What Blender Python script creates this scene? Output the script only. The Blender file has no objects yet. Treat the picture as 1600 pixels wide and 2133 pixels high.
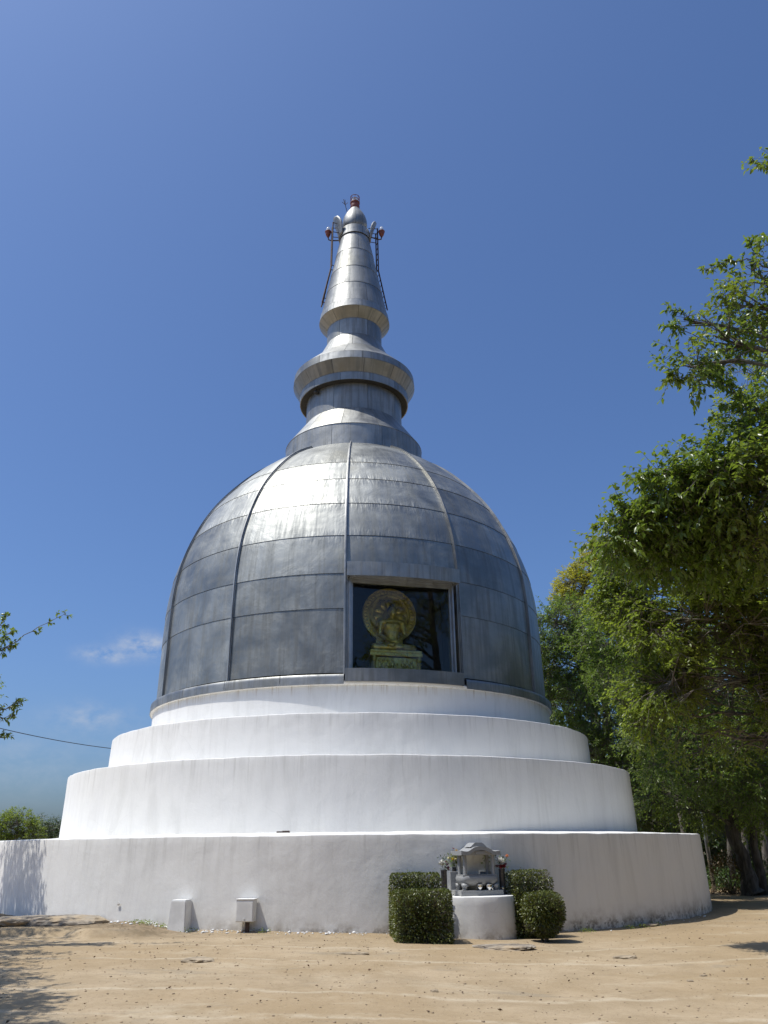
import bpy, bmesh, math, random
import numpy as np
from mathutils import Matrix, Vector, noise as mnoise

R = math.radians
sc = bpy.context.scene
COL = sc.collection
rng = np.random.default_rng(7)
random.seed(7)

# ------------------------------------------------------------------ camera
YAW, PITCH, ROLL, EYE, FPX = R(2.3408), R(22.5725), R(-0.6371), 1.6, 1680.0
fw = np.array([math.sin(YAW) * math.cos(PITCH), math.cos(YAW) * math.cos(PITCH), math.sin(PITCH)])
r0 = np.array([math.cos(YAW), -math.sin(YAW), 0.0])
u0 = np.cross(r0, fw)
RT = math.cos(ROLL) * r0 + math.sin(ROLL) * u0
UP = -math.sin(ROLL) * r0 + math.cos(ROLL) * u0
cam_data = bpy.data.cameras.new('camera')
cam = bpy.data.objects.new('camera', cam_data)
COL.objects.link(cam)
cam.matrix_world = Matrix(((RT[0], UP[0], -fw[0], 0), (RT[1], UP[1], -fw[1], 0), (RT[2], UP[2], -fw[2], EYE), (0, 0, 0, 1)))
cam_data.sensor_fit = 'HORIZONTAL'
cam_data.sensor_width = 36.0
cam_data.lens = 36.0 * FPX / 1600.0
cam_data.clip_end = 5000
sc.camera = cam

# ------------------------------------------------------------------ sky, sun, exposure
SUN_EL, SUN_AZ = R(66), R(-102)          # azimuth from +Y towards +X
sun_dir = Vector((math.sin(SUN_AZ) * math.cos(SUN_EL), math.cos(SUN_AZ) * math.cos(SUN_EL), math.sin(SUN_EL)))
world = bpy.data.worlds.new('World')
sc.world = world
world.use_nodes = True
wt = world.node_tree
wt.nodes.clear()
wout = wt.nodes.new('ShaderNodeOutputWorld')
wbg = wt.nodes.new('ShaderNodeBackground')
wbg.inputs['Strength'].default_value = 0.10
sky = wt.nodes.new('ShaderNodeTexSky')
sky.sky_type = 'NISHITA'
sky.sun_disc = False
sky.sun_elevation = SUN_EL
sky.sun_rotation = SUN_AZ
sky.altitude = 100
sky.air_density = 1.0
sky.dust_density = 2.6
sky.ozone_density = 5.0
wt.links.new(wbg.outputs[0], wout.inputs[0])
# thin clouds low in the sky: a noise field on the sky directions
wtc = wt.nodes.new('ShaderNodeTexCoord')


def wmath(op, a, b=None, c=None):
    n = wt.nodes.new('ShaderNodeMath'); n.operation = op
    for i, v in enumerate((a, b, c)):
        if v is None: continue
        if isinstance(v, (int, float)): n.inputs[i].default_value = v
        else: wt.links.new(v, n.inputs[i])
    return n.outputs[0]


def pix_dir(px, py):
    d = fw + (px - 800) / FPX * RT - (py - 1066.5) / FPX * UP
    return d / np.linalg.norm(d)


def cloud_mask(d0, wid, hei, amt):
    """soft ellipse of sky around the direction d0"""
    side = np.cross(d0, (0, 0, 1)); side /= np.linalg.norm(side)
    up = np.cross(side, d0)
    outs = []
    for ax, s in ((side, wid), (up, hei)):
        n = wt.nodes.new('ShaderNodeVectorMath'); n.operation = 'DOT_PRODUCT'
        wt.links.new(wtc.outputs['Generated'], n.inputs[0]); n.inputs[1].default_value = tuple(ax)
        q = wmath('DIVIDE', n.outputs['Value'], s)
        outs.append(wmath('MULTIPLY', q, q))
    n = wt.nodes.new('ShaderNodeVectorMath'); n.operation = 'DOT_PRODUCT'
    wt.links.new(wtc.outputs['Generated'], n.inputs[0]); n.inputs[1].default_value = tuple(d0)
    front = wmath('GREATER_THAN', n.outputs['Value'], 0.5)
    g = wmath('POWER', 2.718, wmath('MULTIPLY', wmath('ADD', outs[0], outs[1]), -1.0))
    return wmath('MULTIPLY', wmath('MULTIPLY', g, front), amt)


wn = wt.nodes.new('ShaderNodeTexNoise'); wn.noise_dimensions = '3D'
wmap = wt.nodes.new('ShaderNodeMapping'); wmap.inputs['Scale'].default_value = (1, 1, 1.7)
wt.links.new(wtc.outputs['Generated'], wmap.inputs[0]); wt.links.new(wmap.outputs[0], wn.inputs['Vector'])
wn.inputs['Scale'].default_value = 34; wn.inputs['Detail'].default_value = 9; wn.inputs['Roughness'].default_value = 0.62
mk = wmath('ADD', cloud_mask(pix_dir(215, 1364), 0.024, 0.008, 0.8), cloud_mask(pix_dir(300, 1345), 0.026, 0.013, 0.9))
mk = wmath('ADD', mk, cloud_mask(pix_dir(195, 1495), 0.040, 0.014, 0.42))
mk = wmath('ADD', mk, cloud_mask(pix_dir(60, 1590), 0.09, 0.035, 0.16))
cl = wmath('MULTIPLY', mk, wmath('MULTIPLY_ADD', wn.outputs['Fac'], 4.2, -1.55))
wclamp = wt.nodes.new('ShaderNodeClamp'); wt.links.new(cl, wclamp.inputs[0]); wclamp.inputs['Max'].default_value = 0.75
wmix = wt.nodes.new('ShaderNodeMix'); wmix.data_type = 'RGBA'
wt.links.new(wclamp.outputs[0], wmix.inputs['Factor'])
whs = wt.nodes.new('ShaderNodeMix'); whs.data_type = 'RGBA'; whs.blend_type = 'MULTIPLY'; whs.inputs['Factor'].default_value = 1
whs.inputs['B'].default_value = (.88, 1.085, 1.37, 1)
wt.links.new(sky.outputs[0], whs.inputs['A']); wt.links.new(whs.outputs['Result'], wmix.inputs['A'])
wmix.inputs['B'].default_value = (5.2, 5.7, 6.6, 1)
wt.links.new(wmix.outputs['Result'], wbg.inputs['Color'])

sd = bpy.data.lights.new('sun', 'SUN')
sd.energy = 4.7
sd.angle = R(0.53)
sd.color = (1.0, 0.955, 0.88)
so = bpy.data.objects.new('sun', sd)
COL.objects.link(so)
so.location = (-20, -5, 40)
so.rotation_euler = sun_dir.to_track_quat('Z', 'Y').to_euler()
sc.view_settings.view_transform = 'Standard'
sc.view_settings.look = 'None'
sc.view_settings.gamma = 1
sc.view_settings.exposure = 0.0
sc.cycles.max_bounces = 8
sc.cycles.transparent_max_bounces = 12

# ------------------------------------------------------------------ helpers
DIST = 29.033                                   # the stupa's axis


def at(px, py, Y):
    d = fw + (px - 800) / FPX * RT - (py - 1066.5) / FPX * UP
    t = Y / d[1]
    return np.array([d[0] * t, Y, EYE + d[2] * t])


def vnoise(p, seed=0):
    """vectorised value noise, p (N,3) -> (N,) in 0..1"""
    p = np.asarray(p, float); i = np.floor(p).astype(np.int64); f = p - i; f = f * f * (3 - 2 * f)
    def h(dx, dy, dz):
        n = ((i[:, 0] + dx) * 374761393 + (i[:, 1] + dy) * 668265263 + (i[:, 2] + dz) * 2147483647 + seed * 974711) & 0xffffffff
        n = ((n ^ (n >> 13)) * 1274126177) & 0xffffffff
        n = n ^ (n >> 16)
        return (n & 0xffff) / 65535.0
    out = 0
    for dx in (0, 1):
        for dy in (0, 1):
            for dz in (0, 1):
                w = (f[:, 0] if dx else 1 - f[:, 0]) * (f[:, 1] if dy else 1 - f[:, 1]) * (f[:, 2] if dz else 1 - f[:, 2])
                out = out + w * h(dx, dy, dz)
    return out


def fbm(p, seed=0, oct=4):
    p = np.asarray(p, float); s = 0; a = 0.5; t = 0
    for k in range(oct):
        s = s + a * vnoise(p * 2 ** k, seed + k); t += a; a *= 0.5
    return s / t


def gh(x, y):
    """height of the ground"""
    x = np.asarray(x, float); y = np.asarray(y, float)
    b = np.clip(-0.03 * x, -0.11, 0.05)
    q = np.stack([x.ravel(), y.ravel(), np.zeros(x.size)], 1)
    n = (fbm(q * 0.35, 3, 3).reshape(x.shape) - .5) * 0.07 + (fbm(q * 1.7, 9, 5).reshape(x.shape) - .5) * 0.030
    # raised rocky shelf along the wall on the left
    wob = (fbm(q * 0.8, 21, 3).reshape(x.shape) - .5) * 1.3
    rr = np.hypot(x, y - DIST)
    edge = 12.25 + wob + np.clip((-x - 4.0) * 0.32, -1.5, 2.2)
    sh = np.clip((edge - rr) / 0.22, 0, 1) * np.clip((-x - 3.2) / 1.2, 0, 1)
    foot = .06 * np.exp(-np.clip(rr - 10.96, 0, None) / .16) * fbm(q * 1.3, 33, 3).reshape(x.shape)
    return b + n + foot + 0.13 * sh * sh * (3 - 2 * sh)


def g1(x, y):
    return float(gh(np.array([x]), np.array([y]))[0])


def link(o, parent=None):
    COL.objects.link(o)
    if parent is not None: o.parent = parent
    return o


def tag(o, label=None, cat=None, group=None, kind=None):
    if label: o['label'] = label
    if cat: o['category'] = cat
    if group: o['group'] = group
    if kind: o['kind'] = kind
    return o


def empty(name, loc=(0, 0, 0), rz=0, label=None, cat=None, group=None):
    o = bpy.data.objects.new(name, None)
    o.empty_display_size = 0.2
    o.location = loc; o.rotation_euler = (0, 0, rz)
    link(o); tag(o, label, cat, group)
    return o


def mesh(name, verts, faces, mat=None, smooth=False):
    me = bpy.data.meshes.new(name)
    me.from_pydata([tuple(map(float, v)) for v in verts], [], faces)
    if mat: me.materials.append(mat)
    if smooth: me.polygons.foreach_set('use_smooth', np.ones(len(me.polygons), bool))
    me.update()
    return me


def fast_mesh(name, V, F, mat=None, smooth=False):
    """V (n,3) floats, F (m,k) ints"""
    V = np.ascontiguousarray(V, np.float32); F = np.ascontiguousarray(F, np.int32); k = F.shape[1]
    me = bpy.data.meshes.new(name)
    me.vertices.add(len(V)); me.vertices.foreach_set('co', V.ravel())
    me.loops.add(F.size); me.loops.foreach_set('vertex_index', F.ravel())
    me.polygons.add(len(F)); me.polygons.foreach_set('loop_start', np.arange(0, F.size, k, dtype=np.int32))
    me.polygons.foreach_set('loop_total', np.full(len(F), k, np.int32))
    if smooth: me.polygons.foreach_set('use_smooth', np.ones(len(F), bool))
    me.update(calc_edges=True)
    if mat: me.materials.append(mat)
    return me


def obj(name, me, parent=None, loc=(0, 0, 0), rot=(0, 0, 0), scale=None):
    o = bpy.data.objects.new(name, me)
    o.location = loc; o.rotation_euler = rot
    if scale is not None: o.scale = scale
    return link(o, parent)


class MB:
    def __init__(s): s.v = []; s.f = []

    def add(s, v, f):
        n = len(s.v); s.v += [tuple(p) for p in v]; s.f += [tuple(i + n for i in q) for q in f]; return s

    def box(s, c, d, rz=0, bev=0.0):
        x, y, z = (k / 2 for k in d); co, si = math.cos(rz), math.sin(rz)
        if bev <= 0:
            P = [(a * x, b * y, e * z) for e in (-1, 1) for b in (-1, 1) for a in (-1, 1)]
            Q = [(0, 2, 3, 1), (4, 5, 7, 6), (0, 1, 5, 4), (2, 6, 7, 3), (0, 4, 6, 2), (1, 3, 7, 5)]
        else:
            bm = bmesh.new(); bmesh.ops.create_cube(bm, size=1)
            for v in bm.verts: v.co = Vector((v.co.x * d[0], v.co.y * d[1], v.co.z * d[2]))
            bmesh.ops.bevel(bm, geom=bm.edges[:], offset=bev, segments=2, affect='EDGES', profile=0.6)
            bm.verts.index_update()
            P = [tuple(v.co) for v in bm.verts]; Q = [tuple(v.index for v in f.verts) for f in bm.faces]; bm.free()
        P = [(c[0] + px * co - py * si, c[1] + px * si + py * co, c[2] + pz) for px, py, pz in P]
        return s.add(P, Q)

    def tube(s, pts, rad, n=8, cap=True):
        pts = [Vector(p) for p in pts]
        rad = [float(rad)] * len(pts) if not hasattr(rad, '__len__') else [float(q) for q in rad]
        rings = []; prev = None
        for i, p in enumerate(pts):
            t = (pts[min(i + 1, len(pts) - 1)] - pts[max(i - 1, 0)]).normalized()
            if prev is None:
                a = Vector((0, 0, 1)) if abs(t.z) < 0.9 else Vector((1, 0, 0)); x = t.cross(a).normalized()
            else:
                x = (prev - t * prev.dot(t)).normalized()
            y = t.cross(x); prev = x
            rings.append([tuple(p + rad[i] * (math.cos(2 * math.pi * k / n) * x + math.sin(2 * math.pi * k / n) * y)) for k in range(n)])
        v = [q for r_ in rings for q in r_]
        f = [(i * n + k, i * n + (k + 1) % n, (i + 1) * n + (k + 1) % n, (i + 1) * n + k) for i in range(len(pts) - 1) for k in range(n)]
        if cap: f += [tuple(range(n))[::-1], tuple((len(pts) - 1) * n + k for k in range(n))]
        return s.add(v, f)

    def lathe(s, prof, n=32, c=(0, 0, 0), close=True):
        v = [(c[0] + r_ * math.cos(2 * math.pi * k / n), c[1] + r_ * math.sin(2 * math.pi * k / n), c[2] + z) for r_, z in prof for k in range(n)]
        f = [(i * n + k, i * n + (k + 1) % n, (i + 1) * n + (k + 1) % n, (i + 1) * n + k) for i in range(len(prof) - 1) for k in range(n)]
        if close: f += [tuple(range(n))[::-1], tuple((len(prof) - 1) * n + k for k in range(n))]
        return s.add(v, f)

    def ball(s, c, r_, seg=12, rings=8):
        if not hasattr(r_, '__len__'): r_ = (r_, r_, r_)
        v = [(c[0], c[1], c[2] - r_[2])]
        for i in range(1, rings):
            a = math.pi * i / rings
            v += [(c[0] + r_[0] * math.sin(a) * math.cos(2 * math.pi * k / seg), c[1] + r_[1] * math.sin(a) * math.sin(2 * math.pi * k / seg), c[2] - r_[2] * math.cos(a)) for k in range(seg)]
        v.append((c[0], c[1], c[2] + r_[2])); L = len(v) - 1
        f = [(0, 1 + (k + 1) % seg, 1 + k) for k in range(seg)]
        for i in range(rings - 2):
            f += [(1 + i * seg + k, 1 + i * seg + (k + 1) % seg, 1 + (i + 1) * seg + (k + 1) % seg, 1 + (i + 1) * seg + k) for k in range(seg)]
        f += [(L, 1 + (rings - 2) * seg + k, 1 + (rings - 2) * seg + (k + 1) % seg) for k in range(seg)]
        return s.add(v, f)

    def prism(s, poly, y0, y1):
        """polygon in x,z pushed along y"""
        n = len(poly)
        v = [(x, y0, z) for x, z in poly] + [(x, y1, z) for x, z in poly]
        f = [tuple(range(n)), tuple(range(n, 2 * n))[::-1]] + [(k, k + n, (k + 1) % n + n, (k + 1) % n) for k in range(n)]
        return s.add(v, f)

    def build(s, name, mat, parent=None, smooth=False, loc=(0, 0, 0), rot=(0, 0, 0), angle=None):
        me = mesh(name, s.v, s.f, mat)
        if smooth:
            me.polygons.foreach_set('use_smooth', np.ones(len(me.polygons), bool))
            if angle: me.set_sharp_from_angle(angle=R(angle))
        bm = bmesh.new(); bm.from_mesh(me); bmesh.ops.recalc_face_normals(bm, faces=bm.faces); bm.to_mesh(me); bm.free()
        return obj(name, me, parent, loc, rot)


# ------------------------------------------------------------------ materials
class NT:
    def __init__(s, name):
        s.m = bpy.data.materials.new(name); s.m.use_nodes = True
        s.t = s.m.node_tree; s.b = s.t.nodes['Principled BSDF']; s.out = s.t.nodes['Material Output']

    def n(s, typ, **kw):
        q = s.t.nodes.new(typ)
        for k, v in kw.items(): setattr(q, k, v)
        return q

    def l(s, a, b): s.t.links.new(a, b)

    def set(s, sock, v):
        if hasattr(v, 'is_output') or isinstance(v, bpy.types.NodeSocket): s.l(v, sock)
        else: sock.default_value = v

    def coord(s, kind='Object', scale=(1, 1, 1), uv=None):
        if uv: c = s.n('ShaderNodeUVMap', uv_map=uv).outputs[0]
        else: c = s.n('ShaderNodeTexCoord').outputs[kind]
        m = s.n('ShaderNodeMapping'); m.inputs['Scale'].default_value = scale; s.l(c, m.inputs[0]); return m.outputs[0]

    def noise(s, vec, scale=1, detail=4, rough=0.55, dist=0):
        q = s.n('ShaderNodeTexNoise'); s.l(vec, q.inputs['Vector'])
        q.inputs['Scale'].default_value = scale; q.inputs['Detail'].default_value = detail
        q.inputs['Roughness'].default_value = rough; q.inputs['Distortion'].default_value = dist
        return q.outputs['Fac']

    def ramp(s, fac, lo, hi, a=0.0, b=1.0, smooth=True):
        q = s.n('ShaderNodeMapRange'); q.interpolation_type = 'SMOOTHSTEP' if smooth else 'LINEAR'
        s.l(fac, q.inputs[0]); q.inputs[1].default_value = lo; q.inputs[2].default_value = hi
        q.inputs[3].default_value = a; q.inputs[4].default_value = b; return q.outputs[0]

    def math(s, op, a, b=0.0):
        q = s.n('ShaderNodeMath', operation=op); s.set(q.inputs[0], a); s.set(q.inputs[1], b); return q.outputs[0]

    def mix(s, f, a, b, mode='MIX'):
        q = s.n('ShaderNodeMix', data_type='RGBA', blend_type=mode)
        s.set(q.inputs['Factor'], f)
        for k, v in (('A', a), ('B', b)):
            if isinstance(v, tuple): v = v if len(v) == 4 else (*v, 1)
            s.set(q.inputs[k], v)
        return q.outputs['Result']

    def bump(s, h, strength=0.5, dist=0.02, prev=None):
        q = s.n('ShaderNodeBump'); s.l(h, q.inputs['Height']); q.inputs['Strength'].default_value = strength
        q.inputs['Distance'].default_value = dist
        if prev is not None: s.l(prev, q.inputs['Normal'])
        return q.outputs[0]

    def sep(s, vec):
        q = s.n('ShaderNodeSeparateXYZ'); s.l(vec, q.inputs[0]); return q.outputs

    def done(s, color=None, rough=None, metal=None, normal=None, spec=None):
        b = s.b
        if color is not None: s.set(b.inputs['Base Color'], (*color, 1) if isinstance(color, tuple) else color)
        if rough is not None: s.set(b.inputs['Roughness'], rough)
        if metal is not None: s.set(b.inputs['Metallic'], metal)
        if spec is not None: s.set(b.inputs['Specular IOR Level'], spec)
        if normal is not None: s.l(normal, b.inputs['Normal'])
        return s.m


def mat_plaster():
    t = NT('white_plaster'); o = t.coord()
    streak = t.noise(t.coord(scale=(2.2, 2.2, 0.4)), 1.0, 6, .68, .7)
    fine = t.noise(t.coord(scale=(9, 9, .5)), 1.0, 4, .6)
    blot = t.noise(o, .7, 5, .6)
    z = t.sep(t.coord())[2]
    c = t.mix(t.ramp(streak, .42, .72), (.785, .78, .75), (.70, .695, .665))
    c = t.mix(t.ramp(fine, .55, .8, 0, .22), c, (.60, .59, .56))
    c = t.mix(t.ramp(blot, .45, .75, 0, .5), c, (.72, .715, .70))
    dirt = t.math('MULTIPLY', t.ramp(z, .02, .42, 1, 0), t.ramp(t.noise(o, 2.3, 6, .7), .38, .66))
    c = t.mix(t.math('MULTIPLY', dirt, .75), c, (.36, .32, .26))
    chip = t.math('MULTIPLY', t.ramp(z, .0, .16, 1, 0), t.ramp(t.noise(o, 7, 5, .7), .5, .56))
    c = t.mix(t.math('MULTIPLY', chip, .8), c, (.22, .20, .17))
    run = t.noise(t.coord(scale=(9, 9, .25)), 1.0, 5, .7, .3)
    for top, ln in ((1.853, .9), (3.644, .9), (4.801, .6), (5.72, .34)):
        below = t.math('MULTIPLY', t.ramp(z, top - ln, top - .01, 0, 1), t.math('LESS_THAN', z, top + .02))
        below = t.math('MULTIPLY', below, t.ramp(run, .50, .68))
        c = t.mix(t.math('MULTIPLY', below, .34 if top < 5 else .6), c, (.42, .41, .37) if top < 5 else (.46, .38, .28))
    vo = t.n('ShaderNodeTexVoronoi', feature='DISTANCE_TO_EDGE'); vo.inputs['Scale'].default_value = .55
    wv = t.n('ShaderNodeVectorMath', operation='ADD'); t.l(o, wv.inputs[0]); nz = t.n('ShaderNodeTexNoise'); t.l(o, nz.inputs['Vector']); nz.inputs['Scale'].default_value = 1.4; nz.inputs['Detail'].default_value = 6
    sv = t.n('ShaderNodeVectorMath', operation='SCALE'); t.l(nz.outputs['Color'], sv.inputs[0]); sv.inputs['Scale'].default_value = .45; t.l(sv.outputs[0], wv.inputs[1]); t.l(wv.outputs[0], vo.inputs['Vector'])
    crack = t.math('MULTIPLY', t.ramp(vo.outputs['Distance'], 0, .006, 1, 0), t.ramp(t.noise(o, .5, 3), .52, .6))
    c = t.mix(t.math('MULTIPLY', crack, .16), c, (.40, .39, .37))
    n = t.bump(t.noise(o, 1.6, 6, .55, .25), .27, .05)
    n = t.bump(t.noise(t.coord(scale=(5, 5, 3)), 2.2, 5, .6, .4), .22, .015, n)
    n = t.bump(t.noise(o, 60, 3, .6), .25, .003, n)
    return t.done(c, .72, 0, n, .3)


def mat_metal(name='galvanised_sheet', base=.345, tint=(.99, 1.01, .95), wr=True, rlo=.50, rhi=.62):
    t = NT(name)
    uv = t.coord(uv='sheet'); pan = t.coord(uv='panel')
    rnd = t.n('ShaderNodeObjectInfo').outputs['Random']
    off = t.n('ShaderNodeVectorMath', operation='ADD'); t.l(uv, off.inputs[0])
    cmb = t.n('ShaderNodeCombineXYZ'); t.l(t.math('MULTIPLY', rnd, 37.0), cmb.inputs[2]); t.l(cmb.outputs[0], off.inputs[1])
    P = off.outputs[0]

    def sc_(x, y):
        m = t.n('ShaderNodeMapping'); m.inputs['Scale'].default_value = (x, y, 1); t.l(P, m.inputs[0]); return m.outputs[0]
    streak = t.noise(sc_(7, .45), 1, 5, .62)
    fine = t.noise(sc_(30, 1.1), 1, 3, .6)
    blot = t.noise(sc_(.9, .9), 1, 5, .6, .5)
    smear = t.noise(sc_(.9, 5.5), 1, 5, .65, .4)
    b = base
    a1 = tuple(b * .74 * k for k in tint); a2 = tuple(b * 1.16 * k for k in tint)
    c = t.mix(t.ramp(blot, .32, .7), a1, a2)
    c = t.mix(t.ramp(streak, .42, .70, 0, .6), c, (b * .60, b * .63, b * .62))
    c = t.mix(t.ramp(fine, .58, .8, 0, .35), c, (b * 1.3, b * 1.3, b * 1.28))
    c = t.mix(t.ramp(t.noise(sc_(.5, .35), 1, 4, .6), .56, .72, 0, .45), c, (b * .78, b * .76, b * .62))
    gain = t.n('ShaderNodeMix', data_type='RGBA', blend_type='MULTIPLY'); gain.inputs['Factor'].default_value = 1
    t.l(c, gain.inputs['A'])
    g = t.ramp(rnd, 0, 1, .82, 1.1, False); cg = t.n('ShaderNodeCombineColor')
    for i in range(3): t.l(g, cg.inputs[i])
    t.l(cg.outputs[0], gain.inputs['B']); c = gain.outputs['Result']
    ro = t.math('ADD', t.ramp(blot, .3, .7, rlo, rhi), t.ramp(streak, .4, .7, -.03, .09))
    ro = t.math('ADD', ro, t.ramp(smear, .45, .7, 0, .06))
    # oil canning and wrinkled edges
    n = t.bump(t.noise(sc_(.55, .7), 1, 3, .5), .4, .08)
    n = t.bump(t.noise(sc_(2.2, 1.6), 1, 4, .55, .5), .45, .022, n)
    if wr:
        pv = t.sep(pan)[1]; z = t.sep(t.coord())[2]
        edge = t.math('MAXIMUM', t.ramp(pv, .0, .34, 1, 0), t.ramp(pv, .62, 1.0, 0, 1))
        edge = t.math('MULTIPLY', edge, t.ramp(z, 8.8, 11.0, .12, 1))
        w = t.noise(sc_(6.5, 1.5), 1, 3, .55, .8)
        n = t.bump(t.math('MULTIPLY', w, edge), .6, .045, n)
        n = t.bump(t.math('MULTIPLY', t.noise(sc_(5, 5), 1, 4, .6, 1.0), t.ramp(blot, .5, .65)), .35, .015, n)
    n = t.bump(smear, .12, .004, n)
    t.b.inputs['Coat Weight'].default_value = .22; t.b.inputs['Coat Roughness'].default_value = .26; t.l(n, t.b.inputs['Coat Normal'])
    return t.done(c, ro, 1.0, n)


def mat_simple(name, col, rough=.6, metal=0, var=.25, scale=4, bump=.2, bdist=.01, spec=.5):
    t = NT(name); o = t.coord()
    f = t.ramp(t.noise(o, scale, 5, .6), .3, .7)
    c = t.mix(f, tuple(k * (1 - var) for k in col), tuple(min(1, k * (1 + var)) for k in col))
    n = t.bump(t.noise(o, scale * 6, 4, .6), bump, bdist)
    return t.done(c, t.ramp(t.noise(o, scale * 2, 4), .3, .7, max(rough - .1, .03), rough + .1), metal, n, spec)


def mat_ground():
    t = NT('sandy_ground'); o = t.coord()
    big = t.noise(o, .18, 5, .6); mid = t.noise(o, .9, 7, .66, .3); spk = t.noise(o, 13, 7, .75); fine = t.noise(o, 48, 5, .75)
    c = t.mix(t.ramp(mid, .32, .70), (.315, .242, .150), (.425, .335, .222))
    c = t.mix(t.ramp(big, .40, .60, 0, .75), c, (.325, .24, .138))
    c = t.mix(t.ramp(t.noise(t.coord(scale=(.7, 1.0, 1)), 1.0, 7, .7, .6), .52, .68, 0, .5), c, (.47, .395, .28))
    c = t.mix(t.ramp(t.noise(t.coord(scale=(.35, .8, 1)), 1.3, 5, .65, .8), .57, .70, 0, .6), c, (.265, .225, .162))
    # old wheel tracks swinging round the building
    p = t.n('ShaderNodeVectorMath', operation='SUBTRACT'); t.l(o, p.inputs[0]); p.inputs[1].default_value = (1.5, 29, 0)
    fl = t.n('ShaderNodeVectorMath', operation='MULTIPLY'); t.l(p.outputs[0], fl.inputs[0]); fl.inputs[1].default_value = (.82, 1, 0)
    ln = t.n('ShaderNodeVectorMath', operation='LENGTH'); t.l(fl.outputs[0], ln.inputs[0])
    rr = t.math('ADD', ln.outputs['Value'], t.math('MULTIPLY', t.noise(o, .35, 4, .6), 1.6))
    for r_, w_ in ((14.1, .10), (15.9, .13), (18.9, .16), (20.4, .14)):
        d = t.math('ABSOLUTE', t.math('SUBTRACT', rr, r_))
        k = t.math('MULTIPLY', t.ramp(d, 0, w_, .65, 0), t.ramp(t.noise(o, 1.7, 5, .7), .35, .6))
        c = t.mix(k, c, (.50, .425, .31))
    c = t.mix(t.ramp(spk, .50, .72, 0, .6), c, (.22, .168, .105))
    c = t.mix(t.ramp(spk, .26, .42, .45, 0), c, (.50, .42, .30))
    c = t.mix(t.ramp(fine, .55, .70, 0, .6), c, (.20, .15, .095))
    c = t.mix(t.ramp(t.noise(o, 95, 3, .7), .58, .70, 0, .6), c, (.56, .48, .36))
    # darker humus and moss along the foot of the wall, mostly at the left
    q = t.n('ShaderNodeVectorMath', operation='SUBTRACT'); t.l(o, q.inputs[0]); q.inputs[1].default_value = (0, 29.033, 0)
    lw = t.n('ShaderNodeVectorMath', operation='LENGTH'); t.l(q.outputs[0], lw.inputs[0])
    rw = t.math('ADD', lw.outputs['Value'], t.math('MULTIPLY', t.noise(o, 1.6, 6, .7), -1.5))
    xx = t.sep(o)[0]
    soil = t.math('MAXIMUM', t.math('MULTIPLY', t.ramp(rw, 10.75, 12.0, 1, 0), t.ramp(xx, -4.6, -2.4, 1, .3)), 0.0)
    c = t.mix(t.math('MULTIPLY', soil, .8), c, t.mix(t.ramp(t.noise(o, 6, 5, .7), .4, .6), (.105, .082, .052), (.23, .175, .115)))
    n = t.bump(mid, .22, .04); n = t.bump(spk, .55, .018, n); n = t.bump(fine, .7, .007, n)
    return t.done(c, .93, 0, n, .12)


def mat_leaf(name, dark, light, trans=.3, rough=.38, yellow=None):
    t = NT(name)
    geo = t.n('ShaderNodeNewGeometry'); isl = geo.outputs['Random Per Island']
    o = t.coord('Object'); cl = t.noise(o, .55, 3, .6)
    c = t.mix(t.ramp(isl, 0, 1, 0, 1, False), dark, light)
    if yellow: c = t.mix(t.ramp(cl, .5, .7, 0, .8), c, yellow)
    t.done(c, rough, 0, None, .5)
    tr = t.n('ShaderNodeBsdfTranslucent')
    t.l(t.mix(.55, c, (light[0] * 2.0, light[1] * 1.9, light[2] * .7)), tr.inputs[0])
    mx = t.n('ShaderNodeMixShader'); mx.inputs[0].default_value = trans
    t.l(t.b.outputs[0], mx.inputs[1]); t.l(tr.outputs[0], mx.inputs[2]); t.l(mx.outputs[0], t.out.inputs[0])
    return t.m


def mat_bark(name='bark', a=(.10, .085, .07), b=(.22, .20, .175)):
    t = NT(name)
    f = t.noise(t.coord(scale=(6, 6, 1.2)), 1.6, 6, .65, .5)
    c = t.mix(t.ramp(f, .35, .68), a, b)
    c = t.mix(t.ramp(t.noise(t.coord(), 1.3, 4), .55, .7, 0, .5), c, (.20, .22, .16))
    return t.done(c, .9, 0, t.bump(f, .8, .04), .2)


def mat_glass():
    t = NT('window_glass'); t.t.nodes.remove(t.b)
    tr = t.n('ShaderNodeBsdfTransparent'); tr.inputs[0].default_value = (.92, .95, .93, 1)
    gl = t.n('ShaderNodeBsdfGlossy'); gl.inputs['Roughness'].default_value = .012
    fr = t.n('ShaderNodeFresnel'); fr.inputs[0].default_value = 1.40
    mx = t.n('ShaderNodeMixShader'); t.l(fr.outputs[0], mx.inputs[0]); t.l(tr.outputs[0], mx.inputs[1]); t.l(gl.outputs[0], mx.inputs[2])
    t.l(mx.outputs[0], t.out.inputs[0]); return t.m


def mat_lampglass():
    t = NT('lamp_glass')
    t.b.inputs['Transmission Weight'].default_value = .6
    return t.done((.85, .87, .88), .12, 0)


def mat_rock():
    t = NT('rock'); o = t.coord()
    f = t.noise(o, 3, 7, .65, .5)
    c = t.mix(t.ramp(f, .35, .66), (.15, .125, .10), (.36, .315, .25))
    c = t.mix(t.ramp(t.noise(o, 1.2, 4), .52, .66, 0, .8), c, (.40, .31, .20))
    return t.done(c, .9, 0, t.bump(f, .9, .04), .2)


def mat_granite():
    t = NT('grey_granite'); o = t.coord()
    f = t.noise(o, 130, 3, .7); g = t.noise(o, 4, 4, .6)
    c = t.mix(t.ramp(f, .38, .62), (.20, .205, .21), (.40, .405, .40))
    c = t.mix(t.ramp(g, .5, .75, 0, .35), c, (.22, .22, .21))
    return t.done(c, .48, 0, t.bump(f, .15, .002), .5)


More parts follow.
